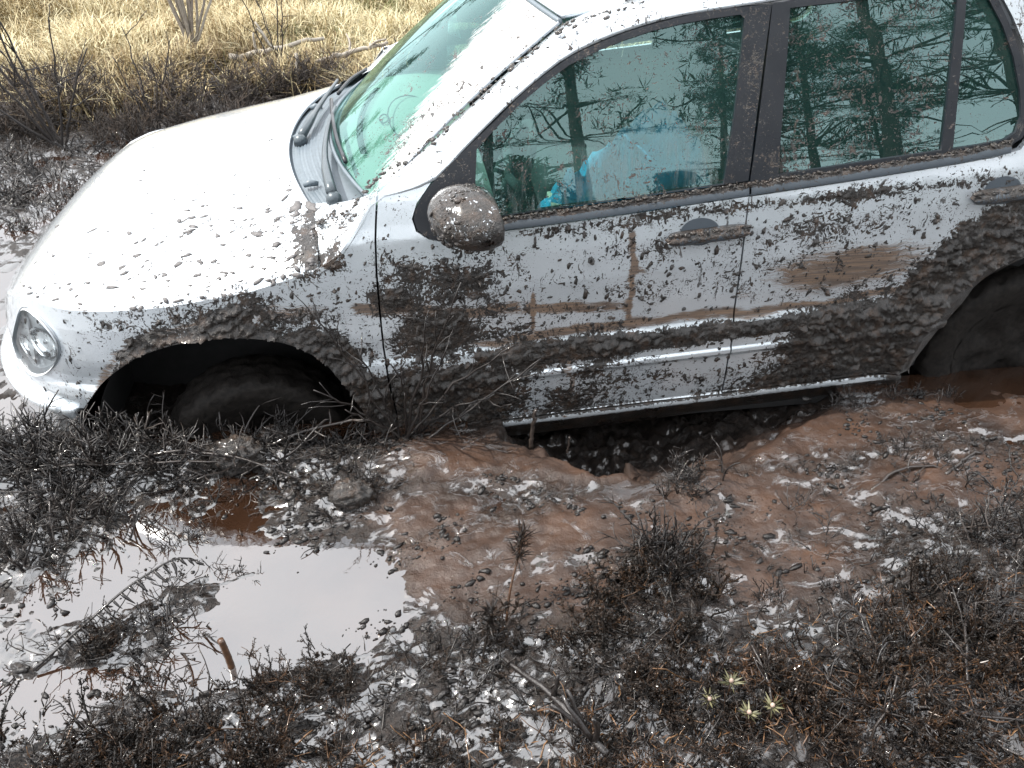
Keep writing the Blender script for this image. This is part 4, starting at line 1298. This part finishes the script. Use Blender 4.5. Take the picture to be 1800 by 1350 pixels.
W1 = 'on the ridge before the front wheel'
strew('sprawling', 15, -.36, -.95, .40, .07, .7, 1.1, W1)
strew('bare', 14, -.55, -.97, .36, .09, .7, 1.1, W1)
strew('tall', 9, -.62, -.90, .24, .05, .5, .8, W1)
strew('tall', 4, -.05, -.93, .2, .03, .35, .55, 'against the front tyre')
strew('sprawling', 5, .20, -1.00, .22, .08, .5, .8, 'just behind the front wheel')
strew('bare', 12, -.60, -1.20, .17, .13, .7, 1.1, 'at the left edge of the water')
strew('tall', 6, -.64, -1.20, .16, .11, .45, .65, 'at the left edge of the water')
strew('bare', 6, -.27, -1.22, .16, .08, .45, .75, 'in the water under the ridge')
strew('bare', 4, -.16, -1.42, .18, .05, .35, .6, 'above the dead frond')
strew('sprawling', 5, -.30, -1.60, .17, .045, .4, .7, 'on the narrow puddle islet')
strew('leafy', 4, -.25, -1.59, .16, .04, .4, .65, 'on the narrow puddle islet')
strew('leafy', 15, -.12, -1.97, .26, .09, .6, 1.0, 'on the bottom left bank')
strew('leafy', 6, .14, -1.81, .11, .04, .5, .75, 'at the puddle lower edge')
strew('leafy', 8, .32, -2.06, .25, .08, .6, .9, 'at the bottom edge middle')
strew('sprawling', 6, -.15, -1.97, .35, .09, .5, .8, 'on the bottom left bank')
strew('tall', 5, 1.07, -1.55, .10, .05, .5, .72, 'right of the brown puddle')
strew('leafy', 6, 1.03, -1.62, .14, .06, .7, 1.0, 'right of the brown puddle')
strew('leafy', 6, .92, -1.77, .16, .07, .6, .95, 'below the brown puddle')
strew('bare', 5, 1.26, -1.27, .09, .05, .6, .9, 'at the near rim of the hole')
strew('leafy', 15, 1.42, -2.06, .38, .14, .7, 1.05, 'on the bottom right bank')
strew('sprawling', 14, 1.45, -2.0, .42, .17, .6, 1.0, 'on the bottom right bank')
strew('leafy', 10, 1.82, -1.86, .24, .15, .7, 1.1, 'at the right edge of the bank')
strew('tall', 7, 1.74, -1.80, .26, .14, .4, .7, 'at the right edge of the bank')
strew('sprawling', 7, .90, -1.98, .26, .12, .5, .8, 'beside the long slanting stick')
strew('leafy', 6, .78, -1.97, .20, .10, .5, .85, 'beside the long slanting stick')
strew('bare', 16, 1.65, -1.26, .55, .15, .3, .6, 'in the slurry right of the hole')
strew('sprawling', 9, 1.5, -1.45, .5, .14, .25, .5, 'in the slurry right of the hole')
strew('bare', 8, 2.05, -1.58, .22, .12, .6, .95, 'on the muddy rise at the right')
strew('sprawling', 6, 2.05, -1.52, .22, .12, .5, .8, 'on the muddy rise at the right')
strew('bare', 5, 1.35, -1.68, .2, .08, .35, .55, 'above the right bank')
strew('bare', 6, 2.1, -.92, .2, .04, .3, .55, 'below the rear wheel')
strew('bare', 4, 1.85, -.93, .12, .03, .3, .55, 'below the sill near the rear wheel')
strew('bare', 6, .26, -1.17, .12, .05, .4, .7, 'above the white puddle')
strew('leafy', 4, .60, -1.74, .10, .06, .5, .8, 'at the foot of the brown stem')
strew('bare', 5, .46, -1.72, .12, .06, .4, .65, 'between puddle and brown stem')

# beyond the bonnet: a belt of burnt-looking heather, then pale grass
G9 = ('dark upright scrub stems in the belt of mud beyond the bonnet', 'scrub beyond the bonnet')
B_mesh = [heather(500 + i, 40, .34, .5, 0, 5, .0036, -.1, .05, .75) for i in range(4)]
for m in B_mesh: m.materials.append(M['scrub'])
for k in range(110):
    y = 1.75 + 1.1 * rng.random()**.75; x = rng.uniform(-2.9, 1.0) + .15 * y
    plant(B_mesh[k % 4], x, y, rng.uniform(.40, .85) * (1.1 if y > 2.2 else .7), *G9, name='scrub_clump', cat='scrub')
for k in range(84):
    y = rng.uniform(.75, 1.95); x = rng.uniform(-2.1, -.95) + .12 * y
    plant(H_bare[k % 5] if k % 2 else H_flat[k % 4], x, y, rng.uniform(.7, 1.3), 'low dark twigs lying in the pale wet mud beyond the bonnet', 'twigs beyond the bonnet', name='twig_clump', cat='twigs')
for k in range(60):
    x = rng.uniform(1.2, 6.5); y = rng.uniform(1.6, 3.6)
    plant(B_mesh[k % 4], x, y, rng.uniform(.5, .9), 'dark scrub standing behind the far side of the car', 'scrub behind the car', name='scrub_clump', cat='scrub')

def tube_thing(name, pts, r, tint, mat, label, cat, sides=6, twigs=0, tl=.1, group=None, n=12, jit=.35):
    mb = MB()
    c = spline(pts, n); c += rng.normal(0, r[0] * jit, c.shape)
    mb.tube(c, np.linspace(r[0], r[1], n), sides, tint)
    for k in range(twigs):
        i = rng.integers(n // 4, n - 1); d = rng.normal(0, 1, 3); d[2] = abs(d[2]) + .3
        Q, _ = bend(c[i], d, tl * rng.uniform(.5, 1.2), 4, .2)
        mb.tube(Q, np.linspace(r[1] * .9, r[1] * .5, 5), 4, tint)
    return tag(mb.build(name, mat), label, cat, group)

def bush(name, base, tips, r0, label, cat, mat, tint=.5, side=3, sl=.12, group=None):
    """one bare shrub: stems rising from one root, side twigs on each"""
    mb = MB()
    for tp in tips:
        b = np.array(base) + rng.normal(0, .012, 3) * (1, 1, 0)
        tp = np.array(tp, float); mid = (b + tp) / 2 + rng.normal(0, .03, 3) * np.linalg.norm(tp - b)
        c = spline([b - (0, 0, .03), mid, tp], 12); c[1:-1] += rng.normal(0, .004, (10, 3))
        mb.tube(c, np.linspace(r0, r0 * .38, 12), 5, np.clip(tint + rng.normal(0, .1), 0, 1))
        for k in range(side):
            i = rng.integers(4, 11); d = (tp - b) / np.linalg.norm(tp - b) + rng.normal(0, .6, 3)
            Q, _ = bend(c[i], d, sl * rng.uniform(.5, 1.3), 4, .18)
            mb.tube(Q, np.linspace(r0 * .45, r0 * .22, 5), 4, tint)
    return tag(mb.build(name, mat), label, cat, group)

bush('bare_shrub', (.40, -.93, .30), [(.19, -.96, .80), (.30, -.95, .66), (.56, -.97, .68), (.60, -1.0, .88), (.82, -.98, .60), (.24, -.98, .47), (.68, -1.0, .50), (.42, -1.02, .62), (.74, -.99, .66), (.50, -1.0, .78), (.16, -.98, .55)], .0052,
     'bare muddy shrub standing against the front door behind the front wheel', 'shrub', M['twig'], .45, 5, .11)
bush('bare_shrub', (-1.52, 1.92, .27), [(-1.95, 1.98, 1.05), (-1.72, 2.0, 1.25), (-1.60, 1.95, 1.35), (-1.25, 2.0, .80), (-2.1, 1.95, .75), (-1.40, 2.0, .95), (-1.75, 2.1, .8), (-1.98, 1.9, 1.3)], .0085,
     'tall bare dark shrub fanning out beyond the front of the car', 'shrub', M['scrub'], .15, 4, .22)
bush('bare_shrub', (-1.05, 2.15, .27), [(-.86, 2.2, .78), (-1.0, 2.2, .72), (-1.2, 2.2, .70), (-1.12, 2.25, .85)], .0065,
     'small bare dark shrub close beyond the bonnet', 'shrub', M['scrub'], .15, 3, .15)
bush('bare_shrub', (-.42, 3.0, .30), [(-.62, 3.1, 1.0), (-.50, 3.1, .85), (-.28, 3.0, .95), (-.35, 3.1, 1.15)], .006,
     'thin bare shrub in the dark scrub left of the windscreen', 'shrub', M['scrub'], .15, 3, .2)
bush('willow_bush', (-1.05, 3.45, .40), [(-1.38, 3.5, 1.7), (-1.26, 3.6, 1.9), (-1.14, 3.5, 1.9), (-1.05, 3.6, 2.0), (-.98, 3.5, 1.9), (-.90, 3.55, 2.0), (-.75, 3.5, 1.8), (-.55, 3.6, 1.6), (-1.30, 3.7, 1.5), (-.82, 3.7, 1.9), (-1.0, 3.4, 1.7), (-.65, 3.5, 1.4), (-1.2, 3.4, 1.3), (-.9, 3.4, 1.4)], .011,
     'grey many-stemmed bare willow bush standing in the pale grass', 'bush', M['bark'], .6, 3, .3)
tube_thing('birch_branch', [(-.30, 2.72, .30), (-.27, 2.75, .38), (-.25, 2.78, .45), (-.245, 2.80, .52)], (.016, .012), .9, M['bark'], 'pale birch stub leaning in the scrub beyond the windscreen', 'branch')
tube_thing('fallen_branch', [(-.75, 3.15, .42), (-.45, 3.2, .46), (-.10, 3.25, .52)], (.022, .012), .85, M['bark'], 'pale fallen branch lying on the grass beside the willow', 'branch', twigs=3, tl=.2)
tube_thing('fallen_branch', [(-.15, 2.95, .42), (.10, 3.0, .47), (.35, 3.05, .5)], (.02, .012), .75, M['bark'], 'grey fallen branch in front of the pale grass behind the windscreen', 'branch', twigs=2, tl=.15)

# grass: thousands of dry blades in tussocks
def grass(name, n, area, lo, hi, wid, tint, mat, label, tuss=2.0):
    x0, x1, y0, y1 = area
    N = n * 2
    gx_ = rng.uniform(x0, x1, N); gy_ = rng.uniform(y0, y1, N)
    den = np.clip(.5 + .8 * fbm(gx_ * tuss, gy_ * tuss, 3), .03, 1)
    edge = sstep(2.2, 2.9, gy_ + .45 * fbm(gx_ * .9, gy_ * .9, 2)) if y0 > 0 else 1
    m = rng.random(N) < den * edge
    gx_, gy_ = gx_[m][:n], gy_[m][:n]; N = len(gx_)
    hgt = rng.uniform(lo, hi, N) * (.55 + .7 * den[m][:n]); a = rng.uniform(0, 6.283, N); lean = rng.uniform(.2, 1.3, N)
    z0 = ground_z(gx_, gy_)
    b = np.stack([gx_, gy_, z0 - .01], -1)
    d = np.stack([np.cos(a) * lean, np.sin(a) * lean, np.ones(N)], -1); d /= np.linalg.norm(d, axis=1)[:, None]
    d2 = d + np.stack([np.cos(a), np.sin(a), -np.ones(N) * .9], -1) * rng.uniform(.2, .9, N)[:, None]; d2 /= np.linalg.norm(d2, axis=1)[:, None]
    s = np.stack([-np.sin(a), np.cos(a), np.zeros(N)], -1) * (wid * rng.uniform(.6, 1.3, N))[:, None]
    mid = b + d * (hgt * .6)[:, None]; tip = mid + d2 * (hgt * .5)[:, None]
    Vv = np.stack([b - s, b + s, mid + s * .8, mid - s * .8, tip], 1).reshape(-1, 3)
    i = np.arange(N)[:, None] * 5
    tn = np.clip(tint[0] + (tint[1] - tint[0]) * rng.random(N) + .25 * fbm(gx_ * .6, gy_ * .6, 2), 0, 1)
    me = np_mesh(name, Vv, [np.concatenate([i, i + 1, i + 2, i + 3], 1), np.concatenate([i + 3, i + 2, i + 4], 1)], True, {'tint': np.repeat(tn, 5)})
    return tag(link(name, me, mat), label, 'grass', kind='stuff')
grass('dry_grass', 75000, (-5.2, 2.2, 2.3, 6.6), .10, .30, .0035, (.35, 1.0), M['straw'], 'pale dry grass in the sun beyond the scrub')
grass('dry_grass', 30000, (-11, 9, 5.5, 13), .2, .5, .007, (.4, 1.0), M['straw'], 'pale dry grass further out on the clearing', 1.2)
grass('green_grass', 9000, (-.9, 1.6, 2.8, 6.4), .06, .18, .003, (.2, 1.0), M['olive'], 'olive green grass mixed into the dry grass behind the windscreen', 3.0)
grass('brown_sedge', 16000, (-4.2, 2.0, 2.0, 3.3), .08, .26, .003, (.0, .35), M['straw'], 'brown sedge growing among the dark scrub', 3.0)

# foreground litter: twigs, needles and leaf scraps lying in the mud
mb = MB()
x = rng.uniform(-.95, 2.6, 40000); y = rng.uniform(-2.25, -.9, 40000)
p_, h_, s_ = ground_fields(x, y)
ok = (rng.random(40000) < .10 + 9 * h_ + .45 * (y < -1.75) - .45 * s_ - 12 * p_) & (((x - 1.12) / .6)**2 + ((y + .7) / .6)**2 > 1)
x, y = x[ok][:6500], y[ok][:6500]
zz = np.maximum(ground_z(x, y), WL) + .003
for x_, y_, z_ in zip(x, y, zz):
    L_ = rng.uniform(.012, .06) * (1 if rng.random() < .85 else 2.0)
    a = rng.uniform(0, 6.283)
    warm = (y_ < -1.9 or (x_ > 1.2 and y_ < -1.75)) and rng.random() < .30
    P_, _ = bend((x_, y_, z_), (math.cos(a), math.sin(a), rng.uniform(-.05, .5)), L_, 3, .25, .03)
    mb.tube(P_, np.linspace(.0020, .0011, 4) * rng.uniform(.6, 1.4), 3, rng.uniform(.75, 1) if warm else rng.uniform(0, .5))
tag(mb.build('ground_litter', M['litter']), 'loose muddy twigs and scraps lying over the peat', 'litter', kind='stuff')
x = rng.uniform(-.95, 2.6, 60000); y = rng.uniform(-2.25, -.88, 60000)
p_, h_, s_ = ground_fields(x, y)
pr = np.clip(.9 * fbm(x * 5, y * 6, 3) + .20 + 4 * h_ - .25 * s_ - 45 * p_, .003, 1)
ok = (rng.random(60000) < pr) & (((x - 1.12) / .6)**2 + ((y + .7) / .6)**2 > 1)
x, y = x[ok][:11000], y[ok][:11000]
pts = np.stack([x, y, np.maximum(ground_z(x, y), WL) + .001], -1)
nrm = np.stack([rng.normal(0, .3, len(x)), rng.normal(0, .3, len(x)), np.ones(len(x))], -1)
sz = .0016 + .0080 * rng.random(len(x))**5
o = clods('peat_crumbs', pts, nrm, sz, parent=None, elong=2.4, axis=(1, .4, 0), flat=.7, mat=M['peat'])
tag(o, 'black crumbs of peat lying all over the wet ground')
# amber moss and dead grass on the right bank
mb = MB()
for k in range(3600):
    c = [(1.30, -2.05, .24, .10), (1.62, -2.02, .22, .13), (1.55, -1.80, .06, .10), (1.20, -1.90, .10, .05), (.85, -2.08, .12, .05), (1.95, -1.85, .12, .12)][rng.integers(0, 6)]
    x = c[0] + rng.normal(0, c[2] * .55); y = c[1] + rng.normal(0, c[3] * .55)
    v = rng.normal(0, 1, 3); v[2] = abs(v[2]) * .8 + .1
    mb.leaf((x, y, gz(x, y) + rng.uniform(-.004, .025)), v, rng.uniform(.012, .038), .0013, rng.uniform(.50, .92))
tag(mb.build('amber_grass', M['litter']), 'amber dead grass and moss on the bank at the lower right', 'grass', kind='stuff')

# ---- single plants and sticks of the foreground
# arching frond with hanging leaflets
mb = MB()
c = spline([(-.47, -1.66, .30), (-.36, -1.58, .35), (-.24, -1.48, .385), (-.16, -1.42, .375), (-.12, -1.41, .335)], 22)
mb.tube(c, np.linspace(.0042, .0022, 22), 5, .35)
frond = mb.build('dead_frond', M['twig'])
tag(frond, 'dead arching frond with drooping leaflets over the left of the puddle', 'frond')
for i in range(3, 21):
    for s_ in (-1, 1):
        mb = MB()
        d = np.array((.3 * s_ + .2, -.5 * s_ + .1, -.55 + .15 * s_))
        P_, _ = bend(c[i], d, rng.uniform(.022, .055), 4, .15, .05)
        mb.tube(P_, np.array([.0028, .0045, .0040, .0026, .001]) * rng.uniform(.7, 1.2), 4, .3)
        mb.build('leaflet', M['twig'], frond)

tube_thing('cut_stick', [(-.012, -1.705, .27), (-.02, -1.685, .32), (-.028, -1.675, .362)], (.0085, .008), .75, M['litter'], 'short thick brown stick end standing in the white puddle', 'stick', 9, jit=.06)
tube_thing('long_stick', [(.60, -1.755, .318), (.66, -1.84, .345), (.73, -1.95, .375), (.80, -2.07, .385)], (.0062, .0085), .45, M['twig'], 'long grey stick slanting over the heather at the bottom middle', 'stick', 6, 5, .10)
tube_thing('thin_stick', [(1.74, -1.78, .40), (1.64, -1.90, .43), (1.58, -2.02, .42)], (.0042, .003), .6, M['twig'], 'crooked thin stick hanging down the right bank', 'stick', 5, 4, .10)
tube_thing('thin_stick', [(1.45, -2.05, .40), (1.58, -2.09, .40), (1.75, -2.12, .39)], (.004, .003), .55, M['twig'], 'grey thin stick lying along the bottom right edge', 'stick', 5, 2, .08)
tube_thing('muddy_branch', [(-.46, -.98, .335), (-.30, -.99, .372), (-.10, -1.02, .36), (.10, -1.10, .32)], (.005, .003), .7, M['twig'], 'muddy arched branch lying in front of the front wheel', 'branch', 5, 10, .08)
tube_thing('muddy_branch', [(-.90, -1.02, .33), (-.62, -1.02, .375), (-.35, -1.03, .37), (-.10, -1.02, .345)], (.0055, .003), .7, M['twig'], 'long muddy branch lying across the ridge below the headlight', 'branch', 5, 14, .08)
tube_thing('muddy_branch', [(-.02, -.95, .33), (.10, -.93, .36), (.22, -.93, .385), (.30, -.94, .395)], (.005, .004), .75, M['twig'], 'knobbly muddy branch end just behind the front wheel', 'branch', 5, 5, .06)
tube_thing('muddy_branch', [(1.72, -1.34, .30), (1.82, -1.29, .325), (1.90, -1.27, .315), (2.0, -1.28, .30)], (.0055, .004), .7, M['twig'], 'muddy stick curving over the slurry at the right', 'branch', 5, 3, .06)
tube_thing('muddy_branch', [(1.97, -1.30, .30), (2.07, -1.25, .32), (2.12, -1.23, .312)], (.007, .005), .7, M['twig'], 'thick muddy stick end in the slurry near the right edge', 'branch', 5, 1, .05)
tube_thing('mud_stake', [(.79, -.97, .25), (.80, -.965, .33), (.81, -.962, .40)], (.008, .005), .85, M['twig'], 'mud-caked stake stuck upright at the edge of the hole', 'stick', 6)
tube_thing('mud_stake', [(.90, -1.02, .26), (.905, -1.02, .33)], (.004, .003), .85, M['twig'], 'thin mud-caked twig upright beside the stake', 'stick', 5)

# stem with a bushy tip
mb = MB()
c = spline([(.64, -1.66, .30), (.655, -1.62, .37), (.68, -1.58, .44), (.695, -1.56, .50)], 14)
mb.tube(c, np.linspace(.0036, .0022, 14), 5, .75)
st = mb.build('pine_seedling', M['litter'])
tag(st, 'thin brown stem with a bushy muddy tuft at its tip before the brown puddle', 'seedling')
mb = MB()
for k in range(230):
    i = rng.integers(9, 14); v = rng.normal(0, 1, 3); v[2] += .7
    mb.leaf(c[i] + rng.normal(0, .004, 3), v, rng.uniform(.025, .05), .0016, rng.uniform(.1, .75))
mb.build('needle_tuft', M['litter'], st)
mb = MB()
c = spline([(.57, -1.78, .31), (.585, -1.75, .37), (.60, -1.73, .43)], 10)
mb.tube(c, np.linspace(.0032, .0022, 10), 5, .5)
st = mb.build('pine_seedling', M['litter'])
tag(st, 'second short bushy seedling left of the taller brown stem', 'seedling')
mb = MB()
for k in range(220):
    i = rng.integers(6, 10); v = rng.normal(0, 1, 3); v[2] += .5
    mb.leaf(c[i] + rng.normal(0, .005, 3), v, rng.uniform(.02, .042), .0018, rng.uniform(.1, .6))
mb.build('needle_tuft', M['litter'], st)

# pale rosettes of narrow leaves
for (x, y, dz, lab) in ((1.085, -1.965, .075, 'pale rosette of narrow leaves with a pink bud, uppermost of its group'), (1.035, -1.985, .055, 'pale rosette of narrow leaves with a pink bud, left of its group'),
                        (1.10, -2.035, .065, 'pale rosette of narrow leaves, lowest of the group on the bank'), (1.15, -2.03, .06, 'dull small rosette of narrow leaves beside the lowest pale one')):
    base = np.array((x, y, gz(x, y)))
    mb = MB(); top = base + np.array((0, 0, dz)); mb.tube([base, top], [.002, .002], 5, .6)
    o = mb.build('bog_rosemary', M['litter']); tag(o, lab, 'plant')
    mb = MB()
    for k in range(20):
        a = k * 2.4; v = (math.cos(a), math.sin(a), rng.uniform(.1, .7))
        mb.leaf(top, v, rng.uniform(.018, .034), .0022, rng.uniform(.1, 1))
    mb.build('leaves', M['paleleaf'], o)
    P = ellip(top + np.array((0, 0, .006)), (.005, .005, .006), 10, 7)
    surf('bud', P, M['pale_bud'], o)

# lumps of churned mud near the front wheel
for x, y, s, lab in ((.00, -.875, .060, 'rounded grey mud lump in front of the front tyre'), (-.10, -.97, .075, 'larger mud lump on the ridge below the front tyre'), (.25, -1.19, .055, 'low mud lump between the wheel and the brown puddle')):
    P = ellip((x, y, gz(x, y) + s * .25), (s * 1.1, s * .8, s * .75), 40, 22, lump=.30, seed=x * 50)
    o = surf('mud_lump', P, M['mud'], parent=None); tag(o, lab, 'mud lump', 'mud lumps by the front wheel')

# ------------------------------------------------------------------ pines round the clearing (seen in the glass and the wet mud)
def pine_parts(seed, h, r):
    global rng
    keep = rng; rng = np.random.default_rng(seed)
    mt = MB(); mc = MB()
    c = spline([(0, 0, -.2), (rng.normal(0, .1), rng.normal(0, .1), h * .5), (rng.normal(0, .2), rng.normal(0, .2), h)], 16)
    mt.tube(c, np.linspace(r, r * .25, 16), 10, np.linspace(0, 1, 16).repeat(10))
    for k in range(int(h * 4.5)):
        f = rng.uniform(.30, 1) ** .8; i = min(int(f * 15), 14)
        a = rng.uniform(0, 6.283); L_ = (1.05 - f) * 2.6 + .5
        Q, _ = bend(c[i], (math.cos(a), math.sin(a), rng.uniform(-.1, .5)), L_ * rng.uniform(.6, 1.1), 6, .14)
        mt.tube(Q, np.linspace(.035, .008, 7), 4, .4)
        if f < .50 and rng.random() < .75: continue
        for j in range(2, 7):
            for _ in range(4):
                p = Q[j] + rng.normal(0, .16, 3)
                for _ in range(9):
                    v = rng.normal(0, 1, 3); v[2] += .4
                    mc.leaf(p, v, rng.uniform(.12, .24), .010, rng.uniform(0, 1))
    rng = keep
    return mt.mesh('trunk'), mc.mesh('crown')
PINES = [pine_parts(900 + i, h, r) for i, (h, r) in enumerate(((11, .14), (13, .17), (9, .11)))]
for a, b in PINES: a.materials.append(M['pinebark']); b.materials.append(M['needles'])
def pine(x, y, k, s, rz, label, group):
    t = empty('pine_tree', (x, y, gz(x, y)))
    t.scale = (s, s, s); t.rotation_euler = (rng.normal(0, .03), rng.normal(0, .03), rz)
    tag(t, label, 'tree', group)
    for nm, me in zip(('trunk', 'crown'), PINES[k]):
        o = bpy.data.objects.new(nm, me); COL.objects.link(o); o.parent = t
for k, (x, y) in enumerate(((1.2, -13), (2.9, -12.5), (4.9, -10.8), (6.2, -13), (7.0, -10.5), (7.9, -12), (9.0, -10), (10.2, -11.5), (11.5, -10.5), (8.5, -16), (12.6, -13), (-2.5, -13), (13.8, -9), (6.9, -18), (10.5, -17))):
    pine(x, y, k % 3, rng.uniform(.8, 1.1), rng.uniform(0, 6.28), 'pine of the wood behind the viewer, mirrored in the side windows', 'pines behind the viewer')
for k, (x, y) in enumerate(((-16, 13), (-13.5, 16), (-11, 18.5), (-8, 20), (-5, 21.5), (-18.5, 10), (-2, 23), (-14.8, 19), (-9.5, 23), (2, 24), (6, 23), (10, 24), (-20, 15), (14, 22))):
    pine(x, y, k % 3, rng.uniform(.55, .75), rng.uniform(0, 6.28), 'pine standing across the clearing, mirrored in the windscreen', 'pines across the clearing')

def spruce_parts(seed, h):
    """young spruce clothed to the ground"""
    global rng
    keep = rng; rng = np.random.default_rng(seed)
    mt = MB(); mc = MB()
    mt.tube([(0, 0, -.2), (0, 0, h)], [.06, .01], 7)
    for k in range(150):
        f = rng.random()**.8; z = .12 + f * (h - .2); L_ = (1 - f) * h * .34 + .12; a = rng.uniform(0, 6.283)
        Q, _ = bend((0, 0, z), (math.cos(a), math.sin(a), .05), L_, 4, .1, .05)
        mt.tube(Q, np.linspace(.012, .004, 5), 3)
        for j in range(1, 5):
            for _ in range(14):
                v = rng.normal(0, 1, 3); v[2] -= .2
                mc.leaf(Q[j] + rng.normal(0, .07, 3), v, rng.uniform(.10, .20), .014, rng.uniform(0, .8))
    rng = keep
    a, b = mt.mesh('trunk'), mc.mesh('crown')
    a.materials.append(M['pinebark']); b.materials.append(M['needles'])
    return a, b
SPR = [spruce_parts(950 + i, h) for i, h in enumerate((3.2, 2.6))]
for k in range(22):
    x = -4 + k * .95 + rng.uniform(-.3, .3); y = -8.6 - rng.uniform(0, 2.4)
    t = empty('young_spruce', (x, y, gz(x, y))); sc_ = rng.uniform(.75, 1.1); t.scale = (sc_ * 1.15, sc_ * 1.15, sc_); t.rotation_euler = (0, 0, rng.uniform(0, 6.28))
    tag(t, 'young dark spruce at the edge of the wood, mirrored low in the side windows', 'tree', 'young spruces behind the viewer')
    for nm, me in zip(('trunk', 'crown'), SPR[k % 2]):
        o = bpy.data.objects.new(nm, me); COL.objects.link(o); o.parent = t
